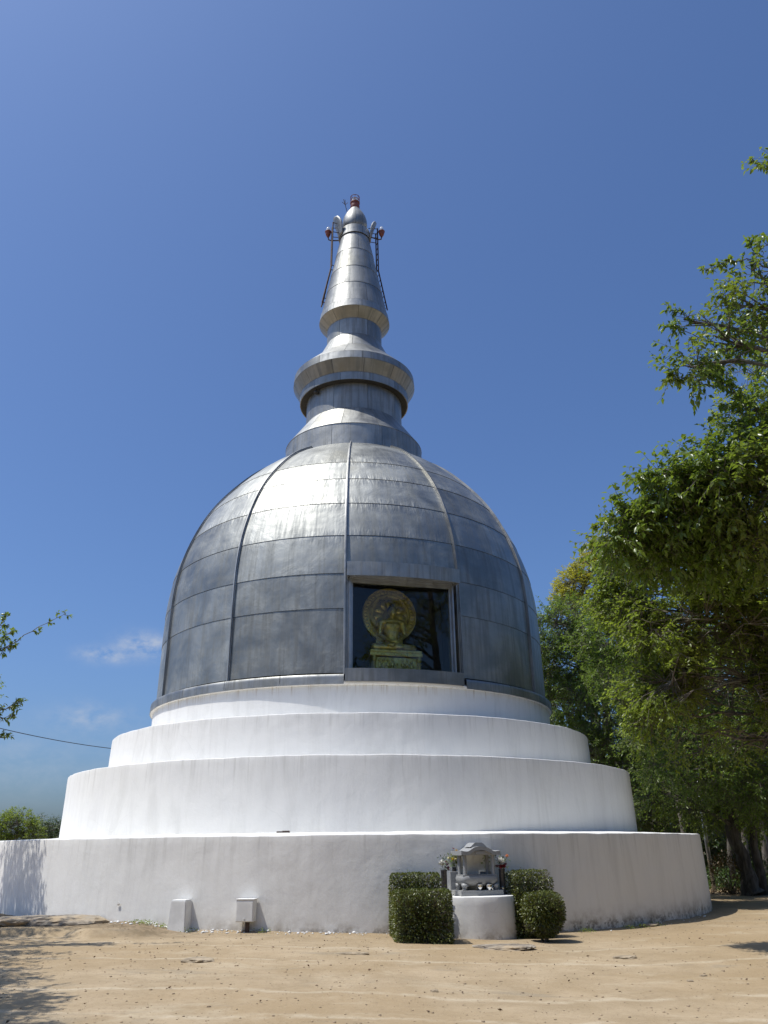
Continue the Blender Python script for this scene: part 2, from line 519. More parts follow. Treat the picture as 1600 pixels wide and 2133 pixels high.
M_PL = mat_plaster(); M_MET = mat_metal(); M_MET2 = mat_metal('spire_sheet', .35, (1.0, 1.01, .97), False, .48, .62)
M_RIB = mat_metal('seam_cover', .36, (1.0, 1, .97), False, .45, .55)
M_FRAME = mat_simple('window_aluminium', (.36, .37, .38), .42, .85, .12, 3, .1)
M_DARK = mat_simple('dark_backing', (.045, .045, .047), .8, 0, .2, 3, .1)
M_CHAM = mat_simple('chamber_wall', (.16, .155, .15), .9, 0, .2, 1.5, .1)
M_IRON = mat_simple('rusty_dark_steel', (.075, .05, .042), .7, .3, .4, 8, .3)
M_RED = mat_simple('faded_red_paint', (.17, .048, .036), .5, 0, .3, 8, .2)
M_GOLD = mat_simple('aged_gold', (.88, .68, .22), .36, .45, .25, 5, .2)
M_GOLD_SHADE = mat_simple('aged_gold_shade', (.16, .125, .05), .5, .5, .25, 8, .2)  # darker copy of the gold: shade on the unlit hair painted into its colour
M_GLASS = mat_glass(); M_LG = mat_lampglass(); M_GND = mat_ground(); M_ROCK = mat_rock(); M_GRAN = mat_granite()
M_GRIT = mat_simple('sand_grit', (.30, .23, .15), .9, 0, .35, 3, .1)
M_BARK = mat_bark(); M_BARK2 = mat_bark('pale_bark', (.06, .053, .045), (.16, .145, .125))
M_PAINT = mat_simple('white_box_paint', (.70, .70, .68), .6, 0, .1, 3, .15)
M_VASE = mat_simple('dark_polished_stone', (.055, .05, .05), .22, 0, .3, 20, .05)
M_STEEL = mat_simple('polished_steel', (.6, .6, .6), .2, 1, .1, 6, .05)
M_LF_NEAR = mat_leaf('leaf_glossy', (.070, .120, .020), (.155, .225, .042), .44, .33, (.20, .22, .045))
M_LF_MID = mat_leaf('leaf_olive', (.10, .155, .024), (.20, .27, .05), .52, .36, (.20, .21, .05))
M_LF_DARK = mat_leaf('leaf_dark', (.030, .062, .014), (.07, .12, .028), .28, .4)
M_LF_YEL = mat_leaf('leaf_yellow_green', (.27, .29, .035), (.42, .41, .06), .35, .45)
M_LF_MAPLE = mat_leaf('leaf_young_maple', (.14, .19, .02), (.24, .30, .03), .45, .45)
M_LF_TWIG = mat_leaf('leaf_sparse', (.085, .14, .026), (.17, .235, .05), .45, .4)
M_HEDGE = mat_leaf('leaf_hedge', (.045, .068, .012), (.135, .15, .034), .2, .38)
M_LF_MD = mat_leaf('leaf_mid_green', (.072, .128, .022), (.145, .225, .044), .46, .4, (.16, .20, .04))
M_BROWN = mat_leaf('leaf_brownish', (.05, .04, .015), (.12, .08, .03), .2, .5)
M_LITTER = mat_leaf('leaf_litter', (.06, .035, .02), (.17, .10, .055), .1, .7)

# ------------------------------------------------------------------ ground
def axis(lo, hi, step, far):
    core = np.arange(lo, hi + 1e-6, step)
    out = []; s = step; p = 0
    while p < far: s *= 1.25; p += s; out.append(p)
    out = np.array(out)
    return np.concatenate([lo - out[::-1], core, hi + out])


xs = axis(-9, 17, .11, 900); ys = axis(7.5, 37, .11, 1500)
XX, YY = np.meshgrid(xs, ys)
ZZ = gh(XX, YY)
ZZ = ZZ - np.clip((np.hypot(XX, YY) - 80) / 800, 0, 1) * 6
V = np.stack([XX.ravel(), YY.ravel(), ZZ.ravel()], 1)
nx = len(xs); I = np.arange(len(ys) - 1)[:, None] * nx + np.arange(nx - 1)[None, :]
F = np.stack([I, I + 1, I + nx + 1, I + nx], -1).reshape(-1, 4)
tag(obj('ground', fast_mesh('ground', V, F, M_GND, True)), 'pale sandy bare ground round the stupa', 'ground', kind='structure')

# ------------------------------------------------------------------ the stupa
ST = empty('stupa', (0, DIST, 0), 0, 'tall stupa with grey sheet metal dome and spire on white round tiers', 'stupa')


def revolve(prof, n=540, amp=.012, seed=1, rad_noise=True, edge=None):
    """displaced lathe about the stupa's axis; prof is a dense list of (r,z)"""
    a = np.linspace(0, 2 * np.pi, n, endpoint=False)
    P = np.array(prof)
    A, Rr = np.meshgrid(a, P[:, 0]); Z = np.repeat(P[:, 1][:, None], n, 1)
    q = np.stack([Rr * np.sin(A), -Rr * np.cos(A), Z], -1).reshape(-1, 3)
    d = (fbm(q * np.array([1.1, 1.1, .8]), seed, 4) - .5) * 2 * amp + (fbm(q * 5.0, seed + 20, 3) - .5) * 2 * amp * .35
    rr = np.hypot(q[:, 0], q[:, 1]); k = (rr + d) / rr
    q[:, 0] *= k; q[:, 1] *= k
    q[:, 2] += (fbm(q * np.array([1.6, 1.6, 0]), seed + 40, 4) - .5) * (edge if edge is not None else amp * 2) * np.clip((Z.ravel() - .3) / .6, 0, 1)
    m = len(P); I = np.arange(m - 1)[:, None] * n + np.arange(n)[None, :]
    J = np.arange(m - 1)[:, None] * n + (np.arange(n)[None, :] + 1) % n
    F = np.stack([I, J, J + n, I + n], -1).reshape(-1, 4)
    return q, F


def tier_profile(rb, zb, rt, zt, rin, zin, k=16, rr=.022):
    p = [(rb + (rt - rb) * i / k, zb + (zt - rr - zb) * i / k) for i in range(k + 1)]
    for i in range(1, 6):
        a = math.pi / 2 * i / 5
        p.append((rt - rr + rr * math.cos(a), zt - rr + rr * math.sin(a)))
    p += [(rt - rr + (rin - rt + rr) * i / 8, zt + (zin - zt) * i / 8) for i in range(1, 9)]
    return p


TIERS = [(10.965, -.35, 10.918, 1.853, 9.0, 1.935), (9.165, 1.86, 9.132, 3.644, 7.8, 3.72), (8.0, 3.66, 7.959, 4.801, 6.65, 4.87)]
for i, (rb, zb, rt, zt, ri, zi) in enumerate(TIERS):
    q, F = revolve(tier_profile(rb, zb, rt, zt, ri, zi), 640, .016, 5 + i * 3, edge=.035)
    obj('tier', fast_mesh('tier', q, F, M_PL, True), ST)
q, F = revolve([(6.80, 4.8 + .105 * i) for i in range(11)], 400, .012, 31, edge=.01)
obj('drum', fast_mesh('drum', q, F, M_PL, True), ST)


def uvmesh(name, grids, mat):
    """grids: list of (P (m,n,3), UVsheet (m,n,2), UVpanel (m,n,2)); separate islands so that edges stay crisp"""
    V = []; F = []; U = []; W = []; b = 0
    for P, u, w in grids:
        m, n = P.shape[:2]
        V.append(P.reshape(-1, 3)); U.append(u.reshape(-1, 2)); W.append(w.reshape(-1, 2))
        I = b + np.arange(m - 1)[:, None] * n + np.arange(n - 1)[None, :]
        F.append(np.stack([I, I + 1, I + n + 1, I + n], -1).reshape(-1, 4)); b += m * n
    V = np.concatenate(V); F = np.concatenate(F); U = np.concatenate(U); W = np.concatenate(W)
    me = fast_mesh(name, V, F, mat, True)
    for nm, data in (('sheet', U), ('panel', W)):
        lay = me.uv_layers.new(name=nm); lay.data.foreach_set('uv', data[F.ravel()].astype(np.float32).ravel())
    return me


def sheet(prof, a0, a1, nazi, thick=.02, mat=None, name='panel', lift=0.0, lap=0.0):
    """a bent metal sheet: profile (r,z) swept from azimuth a0 to a1 (degrees), with real thickness"""
    P = np.array(prof, float); m = len(P)
    t = np.gradient(P, axis=0); t /= np.linalg.norm(t, axis=1)[:, None] + 1e-9
    nr = np.stack([t[:, 1], -t[:, 0]], 1)
    liftv = np.linspace(lift + lap, lift, m)[:, None]
    Po = P + nr * liftv; Pi = P + nr * (liftv - thick)
    a = np.radians(np.linspace(a0, a1, nazi))
    arc = np.concatenate([[0], np.cumsum(np.linalg.norm(np.diff(P, axis=0), axis=1))]); rm = P[:, 0].mean()

    def grid(Q):
        return np.stack([Q[:, 0][:, None] * np.sin(a)[None], -Q[:, 0][:, None] * np.cos(a)[None], np.repeat(Q[:, 1][:, None], nazi, 1)], -1)
    Go, Gi = grid(Po), grid(Pi)
    uo = np.stack([np.repeat((a * rm)[None], m, 0), np.repeat((arc + P[0, 1])[:, None], nazi, 1)], -1)
    wo = np.stack([np.repeat(np.linspace(0, 1, nazi)[None], m, 0), np.repeat((arc / arc[-1])[:, None], nazi, 1)], -1)
    G = [(Go, uo, wo)]
    for sl, rev in (((0, slice(None)), False), ((-1, slice(None)), True), ((slice(None), 0), True), ((slice(None), -1), False)):
        A_, B_ = Go[sl], Gi[sl]
        pair = np.stack([B_, A_] if not rev else [A_, B_], 0)
        G.append((pair, np.stack([uo[sl], uo[sl]], 0), np.stack([wo[sl], wo[sl]], 0)))
    return uvmesh(name, G, mat)


# dome profile
DZ = np.array([5.9, 7.0, 8.2, 9.33, 10.475, 11.619, 12.763, 13.906, 14.75, 15.3])
DR = np.array([6.71, 6.705, 6.695, 6.655, 6.475, 6.085, 5.47, 4.53, 3.58, 2.72])


def cub(x, xs_, ys_):
    n = len(xs_); h = np.diff(xs_); A = np.zeros((n, n)); b = np.zeros(n); A[0, 0] = A[-1, -1] = 1
    for i in range(1, n - 1):
        A[i, i - 1] = h[i - 1]; A[i, i] = 2 * (h[i - 1] + h[i]); A[i, i + 1] = h[i]
        b[i] = 6 * ((ys_[i + 1] - ys_[i]) / h[i] - (ys_[i] - ys_[i - 1]) / h[i - 1])
    m = np.linalg.solve(A, b); k = np.clip(np.searchsorted(xs_, x) - 1, 0, n - 2); t = x - xs_[k]; hh = h[k]
    return (m[k] * (hh - t) ** 3 + m[k + 1] * t ** 3) / (6 * hh) + (ys_[k] / hh - m[k] * hh / 6) * (hh - t) + (ys_[k + 1] / hh - m[k + 1] * hh / 6) * t


def dr(z): return cub(np.atleast_1d(np.asarray(z, float)), DZ, DR)


def dprof(z0, z1, n, off=0.0):
    z = np.linspace(z0, z1, n); return list(zip(dr(z) + off, z))


ROWS = [6.06, 7.91, 8.97, 10.2, 11.4, 12.47, 13.38, 15.25]
RIB0 = -2.0
WIN0, WIN1 = -2.0, 28.0
# the dome's own body is the hidden shell under the sheets; its children are the sheets, seam covers and the apron
shell_parts = []
for a0, a1, zlo in ((WIN1, 360 + WIN0, 5.9), (WIN0, WIN1, 9.25)):
    P = np.array(dprof(zlo, 15.25, 26, -.055)); nn = 100 if a1 - a0 > 90 else 12
    a = np.radians(np.linspace(a0, a1, nn))
    shell_parts.append(np.stack([P[:, 0][:, None] * np.sin(a)[None], -P[:, 0][:, None] * np.cos(a)[None], np.repeat(P[:, 1][:, None], nn, 1)], -1))
V = []; F = []; b = 0
for G in shell_parts:
    m, n = G.shape[:2]; V.append(G.reshape(-1, 3)); I = b + np.arange(m - 1)[:, None] * n + np.arange(n - 1)[None]
    F.append(np.stack([I, I + 1, I + n + 1, I + n], -1).reshape(-1, 4)); b += m * n
DOME = obj('dome', fast_mesh('dome', np.concatenate(V), np.concatenate(F), M_DARK, True), ST)
pr = random.Random(3)
for s in range(12):
    a0 = RIB0 + 30 * s; win = s == 0
    for k in range(len(ROWS) - 1):
        z0, z1 = ROWS[k], ROWS[k + 1]
        if win and z1 <= 9.0: continue
        if win and k == 2: z0 = 9.28
        jz = 0.0 if win and k == 2 else pr.uniform(-.02, .02)
        me = sheet(dprof(z0 + .006 + jz * 0, z1 - .003, 7), a0 + .02, a0 + 29.98, 17, .02, M_MET, 'panel', lift=0, lap=.012)
        obj('panel', me, DOME)
for s in range(12):
    a = RIB0 + 30 * s; P = dprof(6.02, 15.2, 40)
    # a raised standing seam cover that follows the curve
    w = .036
    grids = []
    P = np.array(P); t = np.gradient(P, axis=0); t /= np.linalg.norm(t, axis=1)[:, None]; nr = np.stack([t[:, 1], -t[:, 0]], 1)
    prof2 = [(-w, .0), (-w, .035), (-.016, .04), (-.016, .08), (.016, .08), (.016, .04), (w, .035), (w, .0)]
    ar = math.radians(a); er = np.array([math.sin(ar), -math.cos(ar), 0]); et = np.array([math.cos(ar), math.sin(ar), 0])
    for j in range(len(prof2) - 1):
        g = []
        for (x, h) in (prof2[j], prof2[j + 1]):
            Q = P + nr * h
            g.append(Q[:, 0][:, None] * er[None] + np.outer(Q[:, 1], (0, 0, 1)) + x * et[None])
        G = np.stack(g, 1)[:, ::-1]
        u = np.stack([np.repeat(np.array([[0, .05]]), len(P), 0), np.repeat(P[:, 1][:, None], 2, 1)], -1)
        grids.append((G, u, u))
    obj('seam_cover', uvmesh('seam_cover', grids, M_RIB), DOME)
# apron round the foot of the dome, in lengths
ap = [(6.895, 5.73), (6.893, 5.82), (6.89, 5.92), (6.885, 5.985), (6.86, 6.005), (6.74, 6.03)]
for s in range(24):
    a0 = RIB0 + 15 * s
    if s in (0, 1): continue
    obj('apron_sheet', sheet(ap, a0 + .06, a0 + 14.94, 9, .02, M_MET2, 'apron_sheet'), DOME)
q, F = revolve([(6.70, 5.70), (6.885, 5.735), (6.88, 5.80)], 200, .002, 3, edge=0.0)
obj('apron_soffit', fast_mesh('apron_soffit', q, F, M_PL, True), DOME)

# ---- the window in the dome
WIN = obj('window', None, ST)
# hood: curved box over the opening
hood = MB()
na = 9


def ringpt(a, r_, z): return (r_ * math.sin(R(a)), -r_ * math.cos(R(a)), z)


def arcbox(a0, a1, r0_, r1_, z0, z1, n=9):
    """solid curved bar between two azimuths, radii and heights"""
    v = []
    for k in range(n):
        a = a0 + (a1 - a0) * k / (n - 1)
        v += [ringpt(a, r0_, z0), ringpt(a, r1_, z0), ringpt(a, r1_, z1), ringpt(a, r0_, z1)]
    f = [(4 * k + i, 4 * k + (i + 1) % 4, 4 * k + 4 + (i + 1) % 4, 4 * k + 4 + i) for k in range(n - 1) for i in range(4)]
    f += [(0, 1, 2, 3), tuple(4 * (n - 1) + i for i in (3, 2, 1, 0))]
    return v, f


def with_uv(o):
    """box-projected sheet and panel coordinates for a metal part that is not a swept sheet"""
    me = o.data
    for nm in ('sheet', 'panel'):
        lay = me.uv_layers.new(name=nm)
        for p in me.polygons:
            nrm = p.normal
            for li in p.loop_indices:
                c = me.vertices[me.loops[li].vertex_index].co
                lay.data[li].uv = (c.x + c.y * .3, c.z + (c.y if abs(nrm.z) > .7 else 0))
    return o


HA0, HA1 = -1.45, 26.2
def mmet(v, f, name, mat=M_MET2, parent=WIN):
    o = MB().add(v, f).build(name, mat, parent); return with_uv(o)


mmet(*arcbox(HA0, HA1, 7.11, 7.135, 8.76, 9.18), 'hood_face')
v, f = arcbox(HA0, HA1, 6.56, 7.105, 9.145, 9.175); mmet(v, f, 'hood_top')
for a in (HA0, HA1 - .22): mmet(*arcbox(a, a + .22, 6.5, 7.108, 8.76, 9.14, 2), 'hood_cheek')
mmet(*arcbox(HA0 + .25, HA1 - .25, 6.62, 7.105, 8.84, 8.865), 'hood_soffit', M_FRAME)
# flat frame and pane on a chord, normal towards azimuth 13
WA = R(12.6); wn_ = np.array([math.sin(WA), -math.cos(WA), 0]); wt_ = np.array([math.cos(WA), math.sin(WA), 0])


def wbox(x0, x1, d0, d1, z0, z1, name, mat, bev=.006):
    c = wn_ * (d0 + d1) / 2 + wt_ * (x0 + x1) / 2
    return MB().box((c[0], c[1], (z0 + z1) / 2), (x1 - x0, abs(d1 - d0), z1 - z0), WA, bev).build(name, mat, WIN)


HWID = 1.52
wbox(-HWID - .03, HWID + .03, 6.40, 6.50, 8.70, 8.80, 'frame_top', M_FRAME)
wbox(-HWID - .05, HWID + .05, 6.44, 6.56, 8.80, 8.835, 'blind_box', M_FRAME)
for sgn in (-1, 1):
    a, b_ = sorted((sgn * HWID, sgn * (HWID - .06)))
    wbox(a, b_, 6.40, 6.50, 6.0, 8.70, 'frame_side', M_FRAME)
    a, b_ = sorted((sgn * (HWID + .004), sgn * (HWID + (.075 if sgn < 0 else .045))))
    wbox(a, b_, 6.30, 6.62, 6.0, 8.83, 'jamb', M_FRAME)
wbox(-HWID + .06, HWID - .06, 6.40, 6.50, 6.0, 6.10, 'frame_bottom', M_FRAME)
wbox(-HWID + .061, HWID - .061, 6.438, 6.452, 6.102, 8.698, 'pane', M_GLASS, 0)
wbox(-HWID - .03, HWID + .03, 6.25, 6.60, 8.836, 9.2, 'head_lining', M_FRAME, 0)
# sheet metal reveals between jamb and dome
for sgn in (-1, 1):
    a = WIN0 + .35 if sgn < 0 else WIN1 - 1.05
    mmet(*arcbox(a if sgn < 0 else a + .3, a + .7, 6.20, 6.72, 5.95, 9.12, 2), 'reveal')
mmet(*arcbox(-1.75, 27.0, 6.935, 6.96, 5.79, 6.15), 'sill_face')
mmet(*arcbox(-1.75, 27.0, 6.35, 6.93, 6.115, 6.145), 'sill_top')
for a in (-1.75, 26.8): mmet(*arcbox(a, a + .2, 6.70, 6.932, 5.79, 6.11, 2), 'sill_cheek')
# dark chamber behind the glass (walls, floor and ceiling, open towards the pane)
ch = MB()
c0 = wn_ * 6.25; c1 = wn_ * 2.2


def cp(x, d, z): p = wn_ * d + wt_ * x; return (p[0], p[1], z)


ch.add([cp(-2.0, 6.2, 5.9), cp(2.0, 6.2, 5.9), cp(2.6, 2.4, 5.9), cp(-2.6, 2.4, 5.9), cp(-2.0, 6.2, 9.6), cp(2.0, 6.2, 9.6), cp(2.6, 2.4, 9.6), cp(-2.6, 2.4, 9.6)],
       [(0, 1, 2, 3), (4, 5, 6, 7), (1, 5, 6, 2), (0, 3, 7, 4), (3, 2, 6, 7)])
ch.build('chamber', M_CHAM, ST)

# ---- the spire: bands of bent sheets over a dark core
SP = MB()
SPROF = [(2.75, 14.8), (2.70, 16.139), (1.942, 17.231), (1.942, 18.33), (2.215, 18.33), (2.228, 18.663), (2.50, 19.142), (2.48, 19.463), (1.526, 20.426), (1.163, 21.192),
         (1.157, 21.958), (1.508, 22.347), (1.462, 22.696), (1.43, 22.70), (.662, 26.9), (.69, 26.92), (.66, 27.37), (.3, 27.38)]
SP.lathe([(r_ - .03, z) for r_, z in SPROF], 64)
SPIRE = SP.build('spire', M_DARK, ST, True, angle=30)


def band(p0, p1, n, a0, nazi=9, rows=3, lift=0, lap=0.0, gap=.014, name='sheet'):
    prof = [(p0[0] + (p1[0] - p0[0]) * i / (rows - 1), p0[1] + (p1[1] - p0[1]) * i / (rows - 1)) for i in range(rows)]
    g = math.degrees(gap / 2 / max(p0[0], p1[0], .1))
    for k in range(n):
        a = a0 + 360 / n * k
        obj(name, sheet(prof, a + g, a + 360 / n - g, nazi, .02, M_MET2, name, lift, lap), SPIRE)


band((2.75, 14.82), (2.706, 16.135), 9, -17.5, 13)
band((2.72, 16.14), (1.955, 17.225), 12, -10, 9)
band((1.942, 17.235), (1.942, 18.325), 9, -24, 11)
band((1.945, 18.335), (2.215, 18.333), 9, -14, 11)
band((2.218, 18.33), (2.232, 18.655), 12, -14, 9)
band((2.232, 18.665), (2.497, 19.135), 12, -21, 9)
band((2.503, 19.14), (2.483, 19.46), 9, 7, 13)
band((2.48, 19.468), (1.535, 20.42), 9, -9, 13)
band((1.526, 20.43), (1.166, 21.188), 8, -3, 11)
band((1.163, 21.195), (1.157, 21.955), 6, 28, 13)
band((1.16, 21.962), (1.505, 22.342), 8, -38, 11)
band((1.510, 22.347), (1.465, 22.69), 6, 12, 13)
band((1.463, 22.698), (1.43, 22.712), 6, 12, 13, 2)
cz = [22.705, 23.75, 24.75, 25.85, 26.88]
for k in range(4):
    f0 = (cz[k] - 22.7) / 4.2; f1 = (cz[k + 1] - 22.7) / 4.2
    band((1.43 + (.662 - 1.43) * f0, cz[k] + .004), (1.43 + (.662 - 1.43) * f1, cz[k + 1] - .002), 4, (22, -20, 43, 12)[k], 19, 4, 0, .010)
band((.672, 26.915), (.698, 26.912), 4, 30, 19, 2)
band((.702, 26.917), (.672, 27.375), 4, 30, 19)
band((.668, 27.38), (.4, 27.385), 4, 30, 19, 2)
# small dark floodlight under the lip of the lower plate
fl_ = MB(); cpt = np.array(ringpt(-47, 2.05, 18.19)); fl_.ball(cpt, (.10, .10, .07), 12, 8).tube([tuple(cpt), tuple(cpt + np.array([0, 0, .14]))], .03, 6)
fl_.build('floodlight', M_DARK, SPIRE, True)
# bud with six gores
bz = np.linspace(27.38, 28.80, 12); bt = np.linspace(0, 1, 12)
br = np.array([.40, .475, .53, .555, .56, .55, .525, .485, .43, .36, .28, .20])
for k in range(6):
    a = 4 + 60 * k
    obj('bud_gore', sheet(list(zip(br, bz)), a + .5, a + 59.5, 9, .02, M_MET2, 'bud_gore'), SPIRE)
# two upright petals on the collar
PAX = -80
for a in (PAX, PAX + 180):
    pts = []; m_, n_ = 9, 9
    G = np.zeros((m_, n_, 3))
    for i in range(m_):
        h = i / (m_ - 1); wid = 36 * math.sqrt(max(0.02, 1 - max(0, (h - .45) / .55) ** 2)) * (0.8 + .2 * min(1, h / .45))
        rr = .70 + .27 * h ** 1.3
        for j in range(n_): G[i, j] = ringpt(a + wid * (2 * j / (n_ - 1) - 1), rr, 27.0 + 1.08 * h)
    u = np.stack(np.meshgrid(np.linspace(0, .6, n_), np.linspace(27, 28, m_)), -1)
    o = obj('petal', uvmesh('petal', [(G, u, u)], M_MET2), SPIRE)
    sm = o.modifiers.new('thick', 'SOLIDIFY'); sm.thickness = .03; sm.offset = 1
# aviation light on the tip
o = MB().lathe([(.19, 28.76), (.215, 28.8), (.215, 28.98), (.19, 29.0), (.19, 29.12), (.225, 29.14), (.225, 29.18)], 20).build('lamp_base', M_RED, SPIRE, True, angle=35)
MB().lathe([(.15, 29.18), (.155, 29.36), (.10, 29.46), (.02, 29.48)], 16).build('lamp_glass', M_LG, o, True, angle=50)
cg_ = MB()
for k in range(8):
    a = math.pi / 4 * k; cg_.tube([(.205 * math.cos(a), .205 * math.sin(a), 29.15), (.205 * math.cos(a), .205 * math.sin(a), 29.50)], .012, 5)
cg_.tube([(.205 * math.cos(t), .205 * math.sin(t), 29.50) for t in np.linspace(0, 2 * math.pi, 17)], .016, 5, False)
cg_.tube([(.205 * math.cos(t), .205 * math.sin(t), 29.33) for t in np.linspace(0, 2 * math.pi, 17)], .012, 5, False)
cg_.build('lamp_cage', M_RED, o)
# lightning rod
lr = MB(); b0 = np.array([-.34, -.2, 28.4]); tp = np.array([-.52, -.25, 29.15])
lr.tube([b0, tp], .016, 5)
for d_ in ((-.14, 0, .16), (.12, .05, .18), (0, -.1, .2)): lr.tube([b0 + (tp - b0) * .6, b0 + (tp - b0) * .6 + np.array(d_)], .012, 5)
lr.build('lightning_rod', M_IRON, SPIRE)


# two access ladders with warning lamps on brackets
def ladder(az, name='ladder'):
    L = None; pts = [(1.03, 27.55), (1.03, 25.95), (1.40, 23.75), (1.44, 23.25)] 
    pr_ = [(1.02, 27.75), (1.05, 25.35), (1.435, 23.3)]
    er = np.array([math.sin(R(az)), -math.cos(R(az)), 0]); et = np.array([math.cos(R(az)), math.sin(R(az)), 0])
    def P(r_, s_, z): return tuple(er * r_ + et * s_ + np.array([0, 0, z]))
    for k, s_ in enumerate((-.17, .17)):
        r = MB().tube([P(rr, s_, z) for rr, z in pr_], .030, 4).build('ladder_rail', M_IRON, SPIRE)
    def rad(z): return pr_[0][0] + (pr_[1][0] - pr_[0][0]) * (pr_[0][1] - z) / 2.4 if z > 25.35 else pr_[1][0] + (pr_[2][0] - pr_[1][0]) * (25.35 - z) / 2.4
    z = 27.6
    while z > 23.35:
        MB().tube([P(rad(z), -.17, z), P(rad(z), .17, z)], .014, 5).build('ladder_rung', M_IRON, SPIRE); z -= .3
    for z in (27.72, 27.2, 25.35, 23.55):
        ri = .6 if z > 26.9 else 1.43 - (z - 22.7) * .183
        for s_ in (-.17, .17):
            MB().tube([P(rad(z), s_, z), P(ri, s_ * .8, z - .02)], .022, 4).build('ladder_bracket', M_IRON, SPIRE)
    # lamp
    zl = 27.05
    MB().tube([P(.68, -.25, zl + .06), P(1.05, -.25, zl), P(1.17, -.25, zl + .04), P(1.19, -.25, zl + .2)], .028, 6).build('lamp_arm', M_IRON, SPIRE)
    c = np.array(P(1.19, -.25, zl + .18))
    b_ = MB().lathe([(.05, 0), (.06, .06), (.09, .08), (.12, .18), (.13, .26), (.15, .28), (.15, .31), (.09, .32)], 16, c).build('lamp_base', M_RED, SPIRE, True, angle=40)
    MB().lathe([(.09, .322), (.095, .44), (.07, .54), (.02, .58)], 14, c).build('lamp_glass', M_LG, b_, True, angle=50)


ladder(PAX - 2); ladder(PAX + 182)

# ------------------------------------------------------------------ golden statue behind the glass
def smoothbody(mb, name, mat, parent, voxel, iters=6):
    """fuse overlapping volumes into one continuous surface"""
    me = mesh(name + '_raw', mb.v, mb.f)
    tmp = bpy.data.objects.new(name + '_raw', me); COL.objects.link(tmp)
    md = tmp.modifiers.new('r', 'REMESH'); md.mode = 'VOXEL'; md.voxel_size = voxel
    ms = tmp.modifiers.new('s', 'SMOOTH'); ms.iterations = iters; ms.factor = .5
    dg = bpy.context.evaluated_depsgraph_get()
    out = bpy.data.meshes.new_from_object(tmp.evaluated_get(dg))
    out.name = name
    bpy.data.objects.remove(tmp)
    out.materials.clear(); out.materials.append(mat)
    out.polygons.foreach_set('use_smooth', np.ones(len(out.polygons), bool))
    return obj(name, out, parent)


def capsule(mb, a, b, ra, rb, n=10):
    a = Vector(a); b = Vector(b)
    mb.ball(a, ra, 12, 8); mb.ball(b, rb, 12, 8); mb.tube([a, (a + b) / 2, b], [ra, (ra + rb) / 2, rb], n)


sp_ = np.array([0, DIST, 0]) + wn_ * 4.85 + wt_ * .16
STAT = empty('seated_statue', (sp_[0], sp_[1], 5.902), WA, 'golden seated meditating statue with round halo on carved pedestal behind the window', 'statue')
PT = 1.17                                          # pedestal height
mb = MB()
mb.box((0, .05, .47), (1.52, .86, .94), 0, .015)
PED = mb.build('pedestal', M_GOLD, STAT)
MB().box((0, .05, 1.03), (1.64, .98, .11), 0, .02).build('pedestal_top', M_GOLD, PED)
MB().box((0, .05, 1.127), (1.60, .94, .08), 0, .02).build('pedestal_cushion', M_GOLD, PED)
for sx in (-.70, .70):
    MB().lathe([(.05, .0), (.085, .02), (.085, .10), (.06, .13), (.055, .70), (.075, .74), (.055, .78), (.085, .83), (.085, .90), (.06, .94), (.06, .972)], 16, (sx, -.43, 0)).build('corner_column', M_GOLD, PED, True, angle=40)
rr_ = random.Random(5)
for k, x in enumerate((-.52, -.40, -.26, -.12, .20, .34, .47)):
    m_ = MB(); h = .72 + rr_.uniform(-.03, .03); y = -.385
    m_.ball((x, y, h + .12), (.045, .04, .055), 8, 6); m_.ball((x, y, h - .02), (.06, .04, .10), 8, 6); m_.ball((x - .03, y, h - .14), (.09, .045, .06), 8, 6)
    m_.ball((x + .05, y - .01, h - .22), (.05, .04, .08), 8, 6)
    m_.tube([(x + .04, y - .02, h + .03), (x + .08, y - .04, h - .05), (x + .02, y - .05, h - .08)], .02, 6)
    m_.build('relief_figure', M_GOLD, PED, True)
m_ = MB(); m_.ball((.04, -.38, .66), (.035, .05, .11), 10, 8); m_.ball((-.03, -.38, .66), (.03, .04, .03), 8, 6); m_.build('relief_wheel', M_GOLD, PED, True)
for sx in (-.28, .30):
    m_ = MB(); m_.ball((sx, -.38, .42), (.14, .045, .055), 10, 6); m_.ball((sx + .13, -.38, .50), (.04, .035, .05), 8, 6); m_.build('relief_deer', M_GOLD, PED, True)
z0 = PT
mb = MB()
for s in (-1, 1):
    capsule(mb, (s * .17, .10, z0 + .15), (s * .60, -.14, z0 + .13), .15, .115)
    capsule(mb, (s * .60, -.14, z0 + .12), (-s * .10, -.40, z0 + .09 + (.06 if s > 0 else 0)), .11, .065)
    mb.ball((-s * .16, -.40, z0 + .09 + (.07 if s > 0 else 0)), (.12, .055, .045))
    capsule(mb, (s * .345, .06, z0 + .95), (s * .405, .06, z0 + .56), .085, .068)
    capsule(mb, (s * .405, .06, z0 + .55), (s * .10, -.29, z0 + .29), .066, .045)
    capsule(mb, (s * .10, -.29, z0 + .28), (-s * .03, -.34, z0 + .26 + (.03 if s > 0 else 0)), .05, .035)
    capsule(mb, (0, .03, z0 + 1.0), (s * .31, .06, z0 + .96), .10, .09)
    mb.ball((s * .115, -.01, z0 + 1.245), (.022, .035, .085))
    mb.ball((s * .12, -.055, z0 + .84), (.14, .065, .10))
mb.ball((0, .08, z0 + .22), (.30, .24, .20)); mb.ball((0, .05, z0 + .45), (.20, .145, .25)); mb.ball((0, .05, z0 + .78), (.29, .165, .25)); mb.ball((0, .04, z0 + .60), (.225, .15, .25))
capsule(mb, (0, .04, z0 + 1.0), (0, .02, z0 + 1.14), .085, .075)
mb.ball((0, .0, z0 + 1.285), (.128, .145, .175), 16, 12); mb.ball((0, -.04, z0 + 1.215), (.098, .115, .11)); mb.ball((0, .02, z0 + 1.45), (.062, .062, .06))
